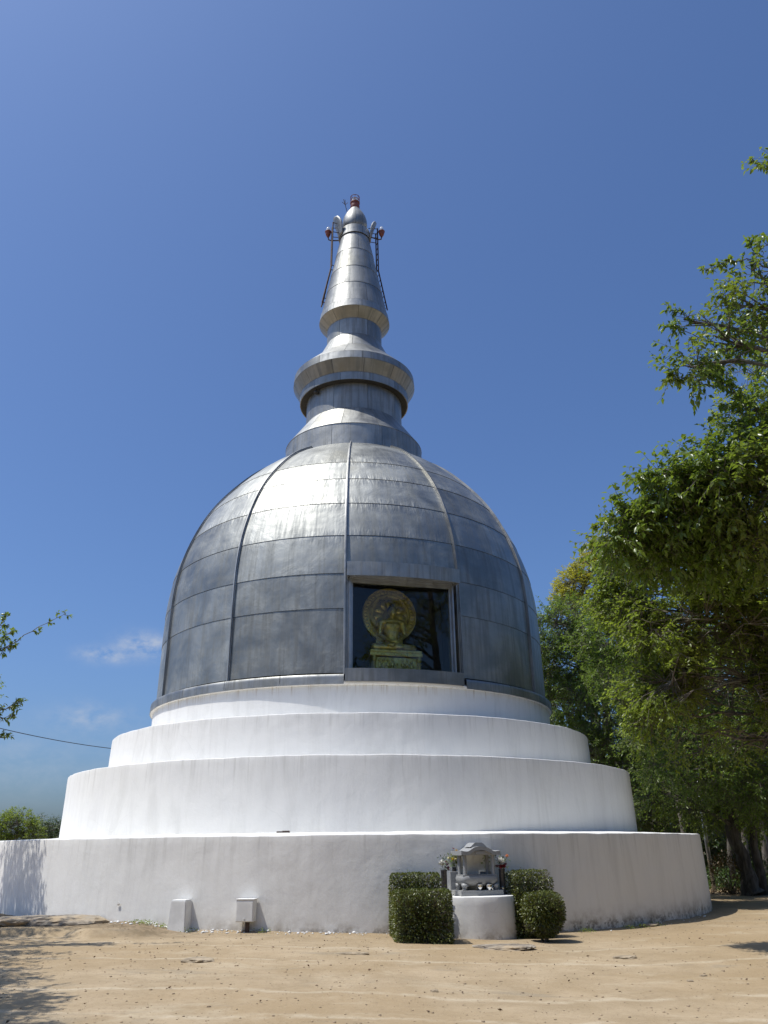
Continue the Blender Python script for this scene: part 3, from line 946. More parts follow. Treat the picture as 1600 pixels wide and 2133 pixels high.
mb.ball((0, -.135, z0 + 1.262), (.02, .03, .045)); mb.ball((0, -.118, z0 + 1.185), (.04, .02, .015)); mb.ball((0, -.11, z0 + 1.135), (.035, .025, .022))
for s in (-1, 1): mb.ball((s * .05, -.12, z0 + 1.32), (.036, .022, .012))
smoothbody(mb, 'figure', M_GOLD, STAT, .017, 4)
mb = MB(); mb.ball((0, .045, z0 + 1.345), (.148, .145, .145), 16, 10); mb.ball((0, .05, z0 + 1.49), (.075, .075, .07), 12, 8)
mb.build('hair', M_GOLD_SHADE, STAT, True)
HC = z0 + 1.27
hm = MB(); n_ = 64
prof = [(0.0, .0), (.58, .0), (.60, -.035), (.64, -.045), (.67, -.02), (.82, -.01), (.84, -.05), (.87, -.05), (.87, .06), (.0, .06)]
v = [(r_ * math.cos(2 * math.pi * k / n_), .36 + y, HC + r_ * math.sin(2 * math.pi * k / n_)) for r_, y in prof[1:-1] for k in range(n_)]
f = [(i * n_ + k, i * n_ + (k + 1) % n_, (i + 1) * n_ + (k + 1) % n_, (i + 1) * n_ + k) for i in range(len(prof) - 3) for k in range(n_)]
f += [tuple(range(n_)), tuple((len(prof) - 3) * n_ + k for k in range(n_))[::-1]]
HALO = hm.add(v, f).build('halo', M_GOLD, STAT, True, angle=30)


def petal_mesh(r0_, r1_, w, dep):
    m_ = MB(); N = 9; vs = []; 
    for i in range(N):
        t = i / (N - 1); ww = w * (.38 + .62 * math.sin(min(1, t / .72) * math.pi / 2)) * (1 if t < .72 else math.sqrt(max(0, 1 - ((t - .72) / .28) ** 2)))
        x = r0_ + (r1_ - r0_) * t
        for j in range(5):
            s = (j - 2) / 2
            vs.append((s * ww, .355 - dep * (.35 + .65 * abs(s) ** 2) * (1 if abs(s) < .99 else .0) - dep * .5 * math.sin(t * math.pi), x))
    fs = [(i * 5 + j, i * 5 + j + 1, (i + 1) * 5 + j + 1, (i + 1) * 5 + j) for i in range(N - 1) for j in range(4)]
    m_.add(vs, fs); me = mesh('halo_petal', m_.v, m_.f, M_GOLD, True); return me


pm = petal_mesh(.20, .545, .112, .075); pm2 = petal_mesh(.205, .45, .05, .075); rm_ = petal_mesh(.685, .815, .045, .03)
for k in range(11):
    a = 2 * math.pi * k / 11
    obj('halo_petal', pm, HALO, (0, 0, HC), (0, a, 0)); obj('halo_petal_heart', pm2, HALO, (0, -.004, HC), (0, a, 0))
for k in range(44): obj('rim_petal', rm_, HALO, (0, 0, HC), (0, 2 * math.pi * k / 44, 0))
MB().box((.0, .40, z0 + .22), (.86, .10, .60), 0, .02).build('halo_support', M_GOLD, STAT)

# ------------------------------------------------------------------ foliage tools
def nrmz(a): return a / (np.linalg.norm(a, axis=-1, keepdims=True) + 1e-9)


def leaf_mesh(name, pos, tip, up, size, mat, wr=.42, fold=.12, droop=.18):
    """one small folded, pointed leaf per position"""
    t = nrmz(tip); s = nrmz(np.cross(t, up)); n = np.cross(s, t); L = size[:, None]
    b = pos; mdl = pos + t * L * .48 - n * L * fold * .6
    l = pos + t * L * .42 + s * L * wr * .5 + n * L * fold * .5
    r_ = pos + t * L * .42 - s * L * wr * .5 + n * L * fold * .5
    e = pos + t * L + np.array([0, 0, -1.0]) * L * droop
    N = len(pos); V = np.stack([b, l, r_, e, mdl], 1).reshape(-1, 3)
    k = np.arange(N)[:, None, None] * 5
    F = (k + np.array([[0, 2, 4], [0, 4, 1], [2, 3, 4], [4, 3, 1]])[None]).reshape(-1, 3)
    return fast_mesh(name, V, F, mat, False)


def many_tubes(name, segs, mat, n=4):
    """segs: arrays of start (N,3), end (N,3), r0, r1 -> one mesh of thin tapered twigs"""
    A, B, ra, rb = segs
    t = nrmz(B - A); h = np.where(np.abs(t[:, 2:3]) < .9, np.array([[0, 0, 1.0]]), np.array([[1.0, 0, 0]]))
    x = nrmz(np.cross(t, h)); y = np.cross(t, x); N = len(A)
    ang = np.arange(n) * 2 * np.pi / n
    c, s = np.cos(ang), np.sin(ang)
    off = x[:, None, :] * c[None, :, None] + y[:, None, :] * s[None, :, None]
    V = np.concatenate([A[:, None] + off * ra[:, None, None], B[:, None] + off * rb[:, None, None]], 1).reshape(-1, 3)
    k = np.arange(N)[:, None, None] * 2 * n; j = np.arange(n)
    F = (k + np.stack([j, (j + 1) % n, (j + 1) % n + n, j + n], 1)[None]).reshape(-1, 4)
    return fast_mesh(name, V, F, mat, False)


def bez(p0, p1, p2, n):
    t = np.linspace(0, 1, n)[:, None]; return (1 - t) ** 2 * p0 + 2 * t * (1 - t) * p1 + t * t * p2


def tree(name, label, base, trunk, blobs, leaf, mat, twigs, leaves_per=11, bark=None, r_trunk=.22, twig_len=.55, seed=1, group=None, cat='tree', limb_r=.09,
         droop=.35, wr=.42, subs=7, shell=.45, twig_r=.006, spray=.9, lift=0.0, gapf=1.1, sprays=()):
    """trunk: list of points (world). blobs: (centre, radii, weight). twigs: number in all. Leaves sit along twigs that radiate out of each blob."""
    g = np.random.default_rng(seed); bark = bark or M_BARK
    T = empty(name, tuple(base), 0, label, cat, group); B = np.array(base, float)
    tr = np.array(trunk, float) - B
    m = MB(); nT = len(tr)
    rad = [r_trunk * (1 - .72 * i / max(nT - 1, 1)) for i in range(nT)]
    # resample for a bumpy trunk
    pts = []; rs = []
    for i in range(nT - 1):
        for k in range(5):
            f = k / 5; p = tr[i] * (1 - f) + tr[i + 1] * f
            pts.append(p + g.normal(0, r_trunk * .10, 3) * (1 if (i, k) != (0, 0) else 0)); rs.append((rad[i] * (1 - f) + rad[i + 1] * f) * g.uniform(.9, 1.12))
    pts.append(tr[-1]); rs.append(rad[-1]); rs[0] *= 1.45; rs[1] *= 1.15
    m.tube(pts, rs, 9)
    segA, segB, sr0, sr1 = [], [], [], []
    LP, LT, LU, LS = [], [], [], []
    tot = sum(b[2] for b in blobs)
    for (c, rd, wgt) in blobs:
        c = np.array(c, float) - B; rd = np.array(rd, float) if hasattr(rd, '__len__') else np.array([rd] * 3, float)
        # limb from the trunk
        cand = [i for i in range(len(pts)) if pts[i][2] < c[2] - .15 * np.linalg.norm(np.array(pts[i])[:2] - c[:2])] or [len(pts) // 2]
        i0 = min(cand, key=lambda i: np.linalg.norm(np.array(pts[i]) - c)); p0 = np.array(pts[i0])
        mid = (p0 + c) / 2 + np.array([0, 0, .18]) * np.linalg.norm(c - p0) + g.normal(0, .08, 3) * np.linalg.norm(c - p0)
        mid[2] += lift * np.linalg.norm(c - p0); path = bez(p0, mid, c, 9); path[1:-1] += g.normal(0, .03, (7, 3)) * np.linalg.norm(c - p0) * .5
        lr_ = limb_r * (.6 + .4 * (rd.mean() / 1.5))
        m.tube(path, [lr_ * (1 - .75 * i / 8) for i in range(9)], 6)
        nt = max(3, int(twigs * wgt / tot)); ns = max(3, subs)
        # sub-branches
        dirs = nrmz(g.normal(0, 1, (ns, 3))); ends = c + dirs * rd * g.uniform(.55, .95, (ns, 1))
        st = path[g.integers(4, 9, ns)]
        sm = (st + ends) / 2 + np.array([0, 0, .12]) * rd.mean()
        sub_pts = []
        for a_, b_, e_ in zip(st, sm, ends):
            q = bez(a_, b_, e_, 5); sub_pts.append(q)
            for i in range(4):
                segA.append(q[i]); segB.append(q[i + 1]); sr0.append(lr_ * .32 * (1 - .2 * i)); sr1.append(lr_ * .32 * (.8 - .2 * i))
        SPts = np.concatenate(sub_pts)
        # twigs
        d = nrmz(g.normal(0, 1, (nt, 3))); rr = g.uniform(shell, 1.0, (nt, 1)) ** .6
        o = c + d * rd * rr
        lump = fbm((o + B) * gapf, seed, 3)
        keep = lump > .41
        o = o[keep]; d = d[keep]; nt = len(o)
        if nt == 0: continue
        out = nrmz(d * spray + g.normal(0, .55, (nt, 3)) + np.array([0, 0, -.10]))
        tl = twig_len * g.uniform(.5, 1.25, nt)
        e = o + out * tl[:, None] + np.array([0, 0, -.12]) * tl[:, None]
        near = np.empty(nt, int)
        for s0 in range(0, nt, 4000):
            near[s0:s0 + 4000] = ((o[s0:s0 + 4000, None] - SPts[None]) ** 2).sum(-1).argmin(1)
        k3 = g.random(nt) < .5
        segA += list(SPts[near][k3]); segB += list(o[k3]); sr0 += [twig_r * 1.6] * int(k3.sum()); sr1 += [twig_r] * int(k3.sum())
        segA += list(o); segB += list(e); sr0 += [twig_r] * nt; sr1 += [twig_r * .4] * nt
        K = leaves_per; f = np.linspace(.08, 1.0, K)[None, :, None]
        P = o[:, None] * (1 - f) + e[:, None] * f + g.normal(0, .012, (nt, K, 3))
        side = nrmz(np.cross(out, np.array([0, 0, 1.0])))[:, None] * np.where(np.arange(K) % 2, 1, -1)[None, :, None]
        tipd = out[:, None] * .55 + side * .75 + g.normal(0, .38, (nt, K, 3)) + np.array([0, 0, -droop])
        LP.append(P.reshape(-1, 3)); LT.append(tipd.reshape(-1, 3))
        LU.append((np.array([0, 0, 1.0]) + g.normal(0, .45, (nt * K, 3)))); LS.append(leaf * g.uniform(.45, 1.3, nt * K))
    for path in sprays:
        q = np.array(path, float) - B; ts = np.linspace(0, 1, 15); ii = ts * (len(q) - 1); i0 = np.minimum(ii.astype(int), len(q) - 2); ff = (ii - i0)[:, None]
        q = q[i0] * (1 - ff) + q[i0 + 1] * ff + g.normal(0, .012, (15, 3)); n_q = len(q)
        for i in range(n_q - 1):
            segA.append(q[i]); segB.append(q[i + 1]); sr0.append(.016 * (1 - .8 * i / n_q)); sr1.append(.016 * (1 - .8 * (i + 1) / n_q))
        ax = nrmz(q[-1] - q[0])
        for i in range(2, n_q):
            for rep_ in range(2 if i < n_q - 1 else 3):
                d_ = nrmz(ax * .6 + g.normal(0, .55, 3) + np.array([0, 0, .25])); L_ = g.uniform(.10, .30) * (1 - .5 * i / n_q) if i < n_q - 1 else .12
                if g.random() < .25: continue
                e_ = q[i] + d_ * L_; segA.append(q[i]); segB.append(e_); sr0.append(.006); sr1.append(.003)
                k_ = int(g.integers(4, 8)); f_ = g.uniform(.35, 1.0, (k_, 1))
                LP.append(q[i] * (1 - f_) + e_ * f_); LT.append(d_ * .5 + g.normal(0, .55, (k_, 3)) + np.array([0, 0, -.45])); LU.append(np.array([0, 0, 1.0]) + g.normal(0, .4, (k_, 3))); LS.append(leaf * g.uniform(.6, 1.15, k_))
    m.build('trunk', bark, T, True)
    if segA: obj('branches', many_tubes('branches', (np.array(segA), np.array(segB), np.array(sr0), np.array(sr1)), bark, 4), T)
    LP = np.concatenate(LP); LT = np.concatenate(LT); LU = np.concatenate(LU); LS = np.concatenate(LS)
    o = obj('crown', leaf_mesh('crown', LP, LT, LU, LS, mat, wr, droop=droop * .4), T); o['kind'] = 'stuff'
    return T


def gz(x, y): return (x, y, g1(x, y) - .05)


# ---- near tree on the right: trunk outside the picture, branches reach in
nb = []
for (px, py, Y, rr, w) in [(1590, 590, 12, .65, .30), (1530, 640, 12, .45, .18), (1490, 700, 12, .65, .42), (1425, 665, 12, .28, .12), (1440, 765, 12, .42, .26), (1600, 700, 12.5, .7, .34), (1628, 352, 12, .36, .18), (1640, 540, 12, .8, .4),
                           (1575, 850, 12, .45, .35), (1570, 950, 12, .7, .8), (1480, 985, 12, .55, .7), (1395, 1000, 12.2, .42, .45), (1540, 1020, 12, .9, 1.3), (1430, 1060, 12.6, .8, 1.2),
                           (1340, 1095, 13, .65, .9), (1290, 1120, 13, .40, .4), (1390, 1150, 13.2, .55, .6), (1480, 1130, 13, .75, 1.0), (1580, 1120, 12.5, .8, 1.0), 
                           (1660, 900, 12, 1.1, .6), (1700, 1150, 12.5, 1.2, .6), (1720, 600, 12.5, 1.2, .6)]:
    nb.append((at(px, py, Y), (rr, rr, rr * .8), w))
nsp = [[at(1560, 720, 12), at(1500, 690, 12), at(1440, 665, 12), at(1396, 642, 12)], [at(1560, 720, 12), at(1490, 715, 12), at(1420, 690, 12), at(1394, 678, 12)], [at(1560, 730, 12), at(1480, 780, 12), at(1430, 788, 12), at(1402, 782, 12)],
       [at(1700, 420, 12), at(1640, 370, 12), at(1600, 345, 12), at(1566, 335, 12)], [at(1600, 560, 12), at(1560, 540, 12), at(1510, 548, 12), at(1476, 560, 12)], [at(1520, 1010, 12), at(1440, 985, 12), at(1380, 985, 12), at(1335, 994, 12)],
       [at(1600, 900, 12), at(1560, 860, 12), at(1530, 815, 12), at(1505, 800, 12)], [at(1480, 1080, 12.8), at(1380, 1070, 12.8), at(1300, 1060, 12.8), at(1245, 1098, 12.8)], [at(1620, 640, 12), at(1590, 580, 12), at(1570, 530, 12), at(1560, 505, 12)]]
bx, by = 9.4, 12.6
tree('broadleaf_tree', 'nearest glossy-leaved tree reaching in from the right edge against the sky', gz(bx, by),
     [(bx, by, -.1), (bx - .1, by, 2.2), (bx - .25, by - .1, 5), (bx - .5, by - .2, 8), (bx - .7, by - .3, 11), (bx - .8, by - .3, 13)],
     nb, .12, M_LF_NEAR, 2900, 11, r_trunk=.32, twig_len=.5, seed=11, limb_r=.10, droop=.45, twig_r=.005, wr=.52, shell=.15, sprays=nsp)

# ---- young maple behind it, only patches show
mp = [(at(1545, 770, 17), (.75, .75, .5), 1), (at(1610, 800, 17), (.9, .9, .6), 1), (at(1530, 860, 17), (.45, .45, .4), .5), (at(1610, 1130, 17), (.9, .9, .8), 1), (at(1560, 1210, 17.5), (1.0, 1.0, .7), 1), (at(1640, 1010, 17), (1.0, 1, 1), .7)]
bx, by = 11.6, 18.0
tree('maple_tree', 'bright yellow-green young maple showing between the near branches at right', gz(bx, by),
     [(bx, by, -.1), (bx, by, 3), (bx - .2, by, 7), (bx - .3, by - .2, 11), (bx - .5, by, 15)], mp, .085, M_LF_MAPLE, 900, 10, r_trunk=.22, seed=23, twig_len=.4, limb_r=.05, wr=.6, droop=.2, twig_r=.004)

# ---- olive tree in the middle distance on the right
ob = []
for (px, py, Y, rr, w) in [(1300, 1195, 20.5, .75, .8), (1360, 1200, 20, .95, 1.1), (1430, 1205, 20, 1.0, 1.1), (1510, 1205, 20, 1.1, 1.1), (1590, 1220, 20, 1.1, 1.0), (1280, 1250, 21, .7, .6), (1330, 1265, 20.5, .9, .9), (1360, 1310, 20, 1.0, 1.0), (1440, 1290, 20, 1.2, 1.3), (1540, 1320, 20, 1.2, 1.2), (1400, 1420, 20, 1.1, 1.2), (1340, 1440, 21, .8, .6), (1480, 1440, 20, 1.2, 1.3), (1570, 1430, 20, 1.1, 1),
                           (1360, 1500, 21, .75, .8), (1450, 1530, 21, .9, 1.0), (1540, 1530, 20.5, 1.0, 1.0), (1380, 1240, 20.5, .7, .6), (1590, 1560, 20.5, .8, .7), (1470, 1230, 20, .9, .8), (1640, 1400, 20, 1.2, .6), (1500, 1370, 20.6, 1.1, 1.2), (1570, 1380, 20.6, 1.2, 1.2), (1600, 1450, 20.6, 1.1, 1.0), (1530, 1430, 20.8, 1.1, 1.1), (1450, 1390, 20.6, 1.0, 1.0), (1590, 1320, 20.8, 1.1, 1.0), (1510, 1490, 20.9, 1.0, .9)]:
    ob.append((at(px, py, Y - 5.2), (rr * .76, rr * .76, rr * .58), w))
bx, by = 10.1, 15.9
tree('olive_green_tree', 'olive-green tree with dense fine leaves in the middle distance at right', gz(bx, by),
     [(bx, by, -.1), (bx - .1, by, 1.6), (bx - .3, by, 3.2), (bx - .7, by, 4.6), (bx - 1.1, by - .2, 6.4)],
     ob, .085, M_LF_MID, 10200, 11, r_trunk=.22, twig_len=.34, seed=37, limb_r=.07, droop=.22, twig_r=.005, shell=.2, wr=.52)

lt = []
for (px, py, rr, w) in [(1260, 1330, 1.1, .9), (1300, 1400, 1.2, 1.0), (1260, 1420, .8, .5), (1330, 1290, 1.2, 1), (1360, 1370, 1.3, 1), (1350, 1460, 1.2, 1), (1420, 1350, 1.4, 1.1), (1430, 1440, 1.4, 1.1), (1410, 1530, 1.3, 1), (1500, 1330, 1.4, 1), (1520, 1430, 1.4, 1.1), (1490, 1540, 1.3, 1.1),
                        (1590, 1360, 1.5, 1), (1600, 1460, 1.5, 1.1), (1570, 1560, 1.4, 1.1), (1470, 1610, 1.0, .7), (1550, 1640, 1.1, .8), (1620, 1640, 1.2, .8), (1390, 1590, .8, .5), (1660, 1540, 1.4, .7)]:
    lt.append((at(px, py, 25 + (py % 7) * .3), (rr, rr, rr * .6), w))
bx, by = 14.6, 26.5
tree('layered_tree', 'fine-leaved green tree hanging in layers low behind the olive tree', gz(bx, by),
     [(bx, by, -.1), (bx - .1, by, 2), (bx - .3, by, 4), (bx - .9, by, 6), (bx - 1.4, by - .2, 8.2)],
     lt, .105, M_LF_MD, 8200, 11, r_trunk=.2, twig_len=.5, seed=39, limb_r=.06, droop=.25, twig_r=.005, shell=.2, wr=.5)

# ---- gnarled cherry with bare lower twigs; its trunk stands at the edge of the clearing
cbx, cby = 14.15, 31.0
cb = []
for (px, py, Y, rr, w) in [(1400, 1580, 29.5, .9, .7), (1450, 1620, 29.5, 1.1, .9), (1380, 1610, 29, .6, .35), (1520, 1590, 30, 1.3, 1.1), (1580, 1620, 30.5, 1.2, 1), (1480, 1550, 30, 1.1, 1), (1560, 1540, 30, 1.2, 1), (1440, 1680, 30, .6, .3), (1600, 1690, 30, .7, .35), (1350, 1545, 29.5, .7, .5), (1620, 1500, 31, 1.4, .8), (1420, 1640, 31, 1.0, .8), (1530, 1660, 31.5, 1.2, .9), (1480, 1690, 32, .9, .6), (1590, 1700, 32, 1.0, .6), (1380, 1660, 31.5, .8, .5)]:
    cb.append((at(px, py, Y), (rr, rr, rr * .55), w))
tree('cherry_tree', 'gnarled grey-trunked tree with bare drooping twigs at the edge of the sand', gz(cbx, cby),
     [(cbx, cby, -.1), (cbx - .1, cby, .8), (cbx - .35, cby, 1.9), (cbx - .25, cby, 3.0), (cbx - .6, cby, 4.2), (cbx - .8, cby, 5.4)],
     cb, .12, M_LF_TWIG, 3600, 11, bark=M_BARK2, r_trunk=.30, twig_len=.75, seed=41, limb_r=.10, droop=.25, twig_r=.007, subs=12, wr=.5)
m2 = MB(); rq = random.Random(4)
m2.tube([(cbx + .42 + rq.uniform(-.04, .04), cby + .2, -.1 - 0), (cbx + .5, cby + .2, .7), (cbx + .38, cby + .1, 1.5), (cbx + .62, cby + .2, 2.6), (cbx + .7, cby + .2, 4.0)], [.27, .17, .14, .13, .09], 9)
o = m2.build('second_stem', M_BARK2, None, True); T_ = bpy.data.objects['cherry_tree']; o.parent = T_; o.matrix_parent_inverse = Matrix.Translation(-Vector(T_.location))

# ---- the wood behind
def blobset(pts, Y, flat=.8):
    return [(at(px, py, Y + dy), (rr, rr, rr * flat), w) for px, py, dy, rr, w in pts]


bx, by = 13.5, 43.0
tree('dark_evergreen_tree', 'dark green broad tree rising behind the right side of the tiers', gz(bx, by), [(bx, by, -.2), (bx - .2, by, 4), (bx, by, 8), (bx - .3, by, 12)],
     blobset([(1160, 1300, -3, 1.2, .8), (1200, 1290, -2, 1.4, 1), (1250, 1310, -1, 1.6, 1), (1170, 1380, -2, 1.5, 1), (1240, 1400, -2, 1.8, 1.2), (1180, 1460, -2, 1.5, 1), (1250, 1490, -2, 1.8, 1.2), (1210, 1560, -2, 1.5, 1), (1270, 1580, -2, 1.8, 1.2), (1260, 1660, -2, 1.5, 1),
              (1330, 1650, -2, 1.9, 1.2), (1140, 1345, -3, .8, .4), (1310, 1400, -1, 1.8, 1), (1320, 1530, -1, 1.9, 1.2), (1390, 1690, -1, 1.8, 1), (1350, 1750, -1, 1.3, .6), (1150, 1420, -2, .8, .4)], 42),
     .125, M_LF_MD, 9500, 10, r_trunk=.35, twig_len=.6, seed=53, limb_r=.12, twig_r=.008, wr=.5)
bx, by = 15.0, 50.0
tree('camphor_tree', 'tall tree crowned with pale yellow-green new leaves behind the dark trees', gz(bx, by), [(bx, by, -.2), (bx, by, 6), (bx - .4, by, 12), (bx - .6, by, 16)],
     blobset([(1195, 1215, 0, 1.1, 1), (1230, 1190, 0, 1.3, 1.2), (1180, 1250, 0, .9, .8), (1250, 1150, 0, 1.1, 1), (1270, 1220, 0, 1.6, 1.2), (1290, 1160, 0, 1.5, 1), (1135, 1410, 0, 1.0, .6), (1150, 1440, 0, .8, .5), (1340, 1180, 0, 1.5, .8)], 50),
     .13, M_LF_YEL, 3600, 9, r_trunk=.4, twig_len=.5, seed=59, limb_r=.12, twig_r=.008, wr=.6, droop=.1)
for i, (bx, by, label, pts) in enumerate([
    (19.5, 40.0, 'dark tree filling the wood just behind the gnarled trunk', [(1480, 1640, 0, 1.8, 1), (1560, 1660, 0, 1.8, 1), (1440, 1560, 0, 1.9, 1), (1540, 1560, 0, 2, 1), (1620, 1600, 0, 2, 1), (1420, 1450, 1, 2, 1), (1520, 1450, 1, 2, 1), (1610, 1480, 1, 2, 1), (1600, 1730, 0, 1.6, .8), (1500, 1730, 0, 1.4, .7)]),
    (21.0, 46.0, 'deepest shaded tree of the wood between pole and gnarled trunk', [(1450, 1700, 0, 2, 1), (1540, 1720, 0, 2, 1), (1400, 1620, 0, 2.2, 1), (1500, 1600, 0, 2.2, 1), (1600, 1640, 0, 2.2, 1), (1380, 1740, 0, 1.8, 1), (1620, 1740, 0, 2, 1), (1380, 1500, 0, 2.2, 1), (1470, 1780, 0, 1.4, 1), (1560, 1790, 0, 1.4, 1)])]):
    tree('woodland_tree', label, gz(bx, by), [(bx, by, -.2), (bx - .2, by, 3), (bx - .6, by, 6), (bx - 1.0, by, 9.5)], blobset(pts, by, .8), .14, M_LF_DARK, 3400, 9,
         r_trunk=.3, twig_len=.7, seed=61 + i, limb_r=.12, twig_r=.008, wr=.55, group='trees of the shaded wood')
# slim shaded trunks in the wood
slim = [(1420, 1740, 37, 'slim dark trunk left of the leaning pole, nearest the white tiers', .13), (1520, 1760, 35, 'slim pale trunk between the pole and the gnarled tree', .12), (1545, 1750, 38, 'slim dark trunk just left of the gnarled tree', .14), (1590, 1740, 36, 'slim trunk at the right edge behind the gnarled tree', .15)]
for i, (px, py, Y, lab, r_) in enumerate(slim):
    p = at(px, py, Y); x, y = p[0], p[1]; g_ = random.Random(i)
    T = empty('young_tree', gz(x, y), 0, lab, 'tree', 'slim trunks in the wood')
    pts = [(0, 0, -.1), (g_.uniform(-.1, .1), 0, 1.2), (g_.uniform(-.2, .2), 0, 2.6), (g_.uniform(-.4, .4), 0, 4.2), (g_.uniform(-.6, .6), 0, 6.5)]
    MB().tube(pts, [r_ * 1.2, r_, r_ * .9, r_ * .75, r_ * .5], 8).build('trunk', M_BARK2 if i == 1 else M_BARK, T, True)
    gg = np.random.default_rng(90 + i); N = 900
    P = np.array(pts[-1]) + gg.normal(0, 1, (N, 3)) * np.array([.9, .9, .6]); TD = gg.normal(0, 1, (N, 3)) - np.array([0, 0, .3])
    o = obj('crown', leaf_mesh('crown', P, TD, np.array([0, 0, 1.0]) + gg.normal(0, .4, (N, 3)), gg.uniform(.08, .15, N), M_LF_DARK), T); o['kind'] = 'stuff'
# the far edge of the wood: a closed mass of shaded leaves
gg = np.random.default_rng(5); N = 42000
a_ = gg.uniform(0, 1, N); X = 11.5 + a_ * 34; Y = 50 + gg.uniform(-1.5, 3.0, N) - a_ * 16; Zt = 9.5 + 2.5 * np.sin(X * .7) + 1.5 * np.sin(X * 1.9 + 1)
P = np.stack([X, Y, gg.uniform(0, 1, N) ** .9 * Zt], 1)
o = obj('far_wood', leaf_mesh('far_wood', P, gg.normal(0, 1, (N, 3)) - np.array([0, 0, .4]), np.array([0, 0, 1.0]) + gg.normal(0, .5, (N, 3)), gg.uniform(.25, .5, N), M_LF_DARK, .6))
tag(o, 'shaded mass of leaves closing the wood at right', 'wood', kind='stuff')
# the wood goes on to the right of and behind the viewer; it shows in the metal and in the window pane
gg = np.random.default_rng(8); N = 52000
t_ = gg.uniform(0, 1, N); ang = np.radians(-78 + 245 * t_)              # round a clearing centred near (0, 14)
rad_ = 25 + gg.uniform(-1.5, 5, N) + 2.5 * np.sin(ang * 5) + np.where(np.cos(ang) > .2, -3.5, 3)
X = rad_ * np.cos(ang - 0) ; Y = 10 - rad_ * np.sin(ang) * 1.0
Zt = 10.5 + 2.2 * np.sin(ang * 9) + 1.6 * np.sin(ang * 21 + 1)
P = np.stack([X, Y, gg.uniform(0, 1, N) ** .9 * Zt], 1)
ok = (np.hypot(X, Y - DIST) > 15.5) & ~((Y > 20) & (X < 21)); P = P[ok]; N = len(P)
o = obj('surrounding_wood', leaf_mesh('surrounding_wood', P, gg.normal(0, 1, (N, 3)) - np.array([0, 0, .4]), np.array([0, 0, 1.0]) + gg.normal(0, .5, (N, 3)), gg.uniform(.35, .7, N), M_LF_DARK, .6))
tag(o, 'wood around the clearing, mirrored in the metal dome', 'wood', kind='stuff')
# undergrowth and litter at the wood's edge
gg = np.random.default_rng(6); N = 15000
X = gg.uniform(12.6, 24, N); Y = gg.uniform(33.5, 42, N); P = np.stack([X, Y, np.zeros(N)], 1)
hmax = .25 + 1.0 * fbm(P * .5, 77, 3) * np.clip((Y - 33.2) / 3, .25, 1)
P[:, 2] = gh(X, Y) + gg.uniform(0, 1, N) * hmax
o = obj('undergrowth', leaf_mesh('undergrowth', P, gg.normal(0, 1, (N, 3)) + np.array([0, 0, .3]), np.array([0, 0, 1.0]) + gg.normal(0, .5, (N, 3)), gg.uniform(.08, .2, N), M_LF_DARK))
tag(o, 'low shaded undergrowth at the foot of the wood', 'undergrowth', kind='stuff')
N = 5000; X = gg.uniform(12.0, 24, N); Y = 31.2 + gg.uniform(0, 1, N) ** 1.3 * 7 + .25 * np.abs(X - 15)
P = np.stack([X, Y, gh(X, Y) + gg.uniform(.0, .06, N)], 1)
o = obj('leaf_litter', leaf_mesh('leaf_litter', P, gg.normal(0, 1, (N, 3)) * np.array([1, 1, .2]), np.array([0, 0, 1.0]) + gg.normal(0, .4, (N, 3)), gg.uniform(.06, .14, N), M_LITTER))
tag(o, 'brown fallen leaves under the trees at right', 'leaf litter', kind='stuff')


def bush(name, label, c, rd, n, mat, leaf, seed, group=None):
    g = np.random.default_rng(seed); T = empty(name, gz(c[0], c[1]), 0, label, 'bush', group)
    rd = np.array(rd); d = nrmz(g.normal(0, 1, (n, 3))); P = d * rd * g.uniform(.35, 1, (n, 1)) ** .6
    P = P[fbm(P * 3.0 + seed, seed, 3) > .42] + np.array([0, 0, rd[2] * 1.02])
    k = len(P)
    st = MB()
    for i in range(8):
        e = nrmz(g.normal(0, 1, 3)) * rd * .8 + np.array([0, 0, rd[2]]); st.tube([(0, 0, -.05), tuple(e * .5 + np.array([0, 0, .1])), tuple(e)], [.02, .015, .008], 5)
    st.build('stems', M_BARK, T)
    o = obj('foliage', leaf_mesh('foliage', P, P - np.array([0, 0, rd[2]]) + g.normal(0, .5, (k, 3)), np.array([0, 0, 1.0]) + g.normal(0, .5, (k, 3)), leaf * g.uniform(.6, 1.3, k), mat), T); o['kind'] = 'stuff'


p = at(1520, 1830, 31.5); bush('bush', 'brownish loose bush left of the gnarled trunk', p, (.75, .7, .75), 1700, M_BROWN, .10, 71)
p = at(1600, 1820, 32); bush('bush', 'dark green bush at the right edge beside the gnarled trunk', p, (.7, .7, .6), 1500, M_LF_DARK, .11, 72)

# ---- trees on the left
tree('round_tree', 'round bushy green tree beyond the wall at the left edge', gz(-17.6, 46), [(-17.6, 46, -.2), (-17.6, 46, 1.2), (-17.5, 46, 2.6)],
     [(at(40, 1715, 46), (.9, .9, .85), 1), (at(10, 1725, 46), (.9, .9, .7), 1), (at(65, 1735, 46), (.6, .6, .6), .6), (at(-30, 1740, 46), (1.2, 1.2, .9), .8), (at(30, 1770, 46), (1.4, 1.2, .8), .8)], .09, M_LF_MID, 2600, 9, r_trunk=.14, twig_len=.28, seed=81, limb_r=.05, droop=.15, twig_r=.004, wr=.5)
tree('small_tree', 'small dark tree showing beside the second white tier at left', gz(-19.5, 56), [(-19.5, 56, -.2), (-19.5, 56, 1.4), (-19.3, 56, 2.6)],
     [(at(112, 1730, 56), (.8, .8, .7), 1), (at(92, 1742, 56), (.7, .7, .6), .8), (at(130, 1745, 56), (.9, .8, .6), .8), (at(80, 1712, 56), (.35, .3, .5), .15)], .11, M_LF_DARK, 900, 8, r_trunk=.12, twig_len=.35, seed=83, limb_r=.05, twig_r=.005)
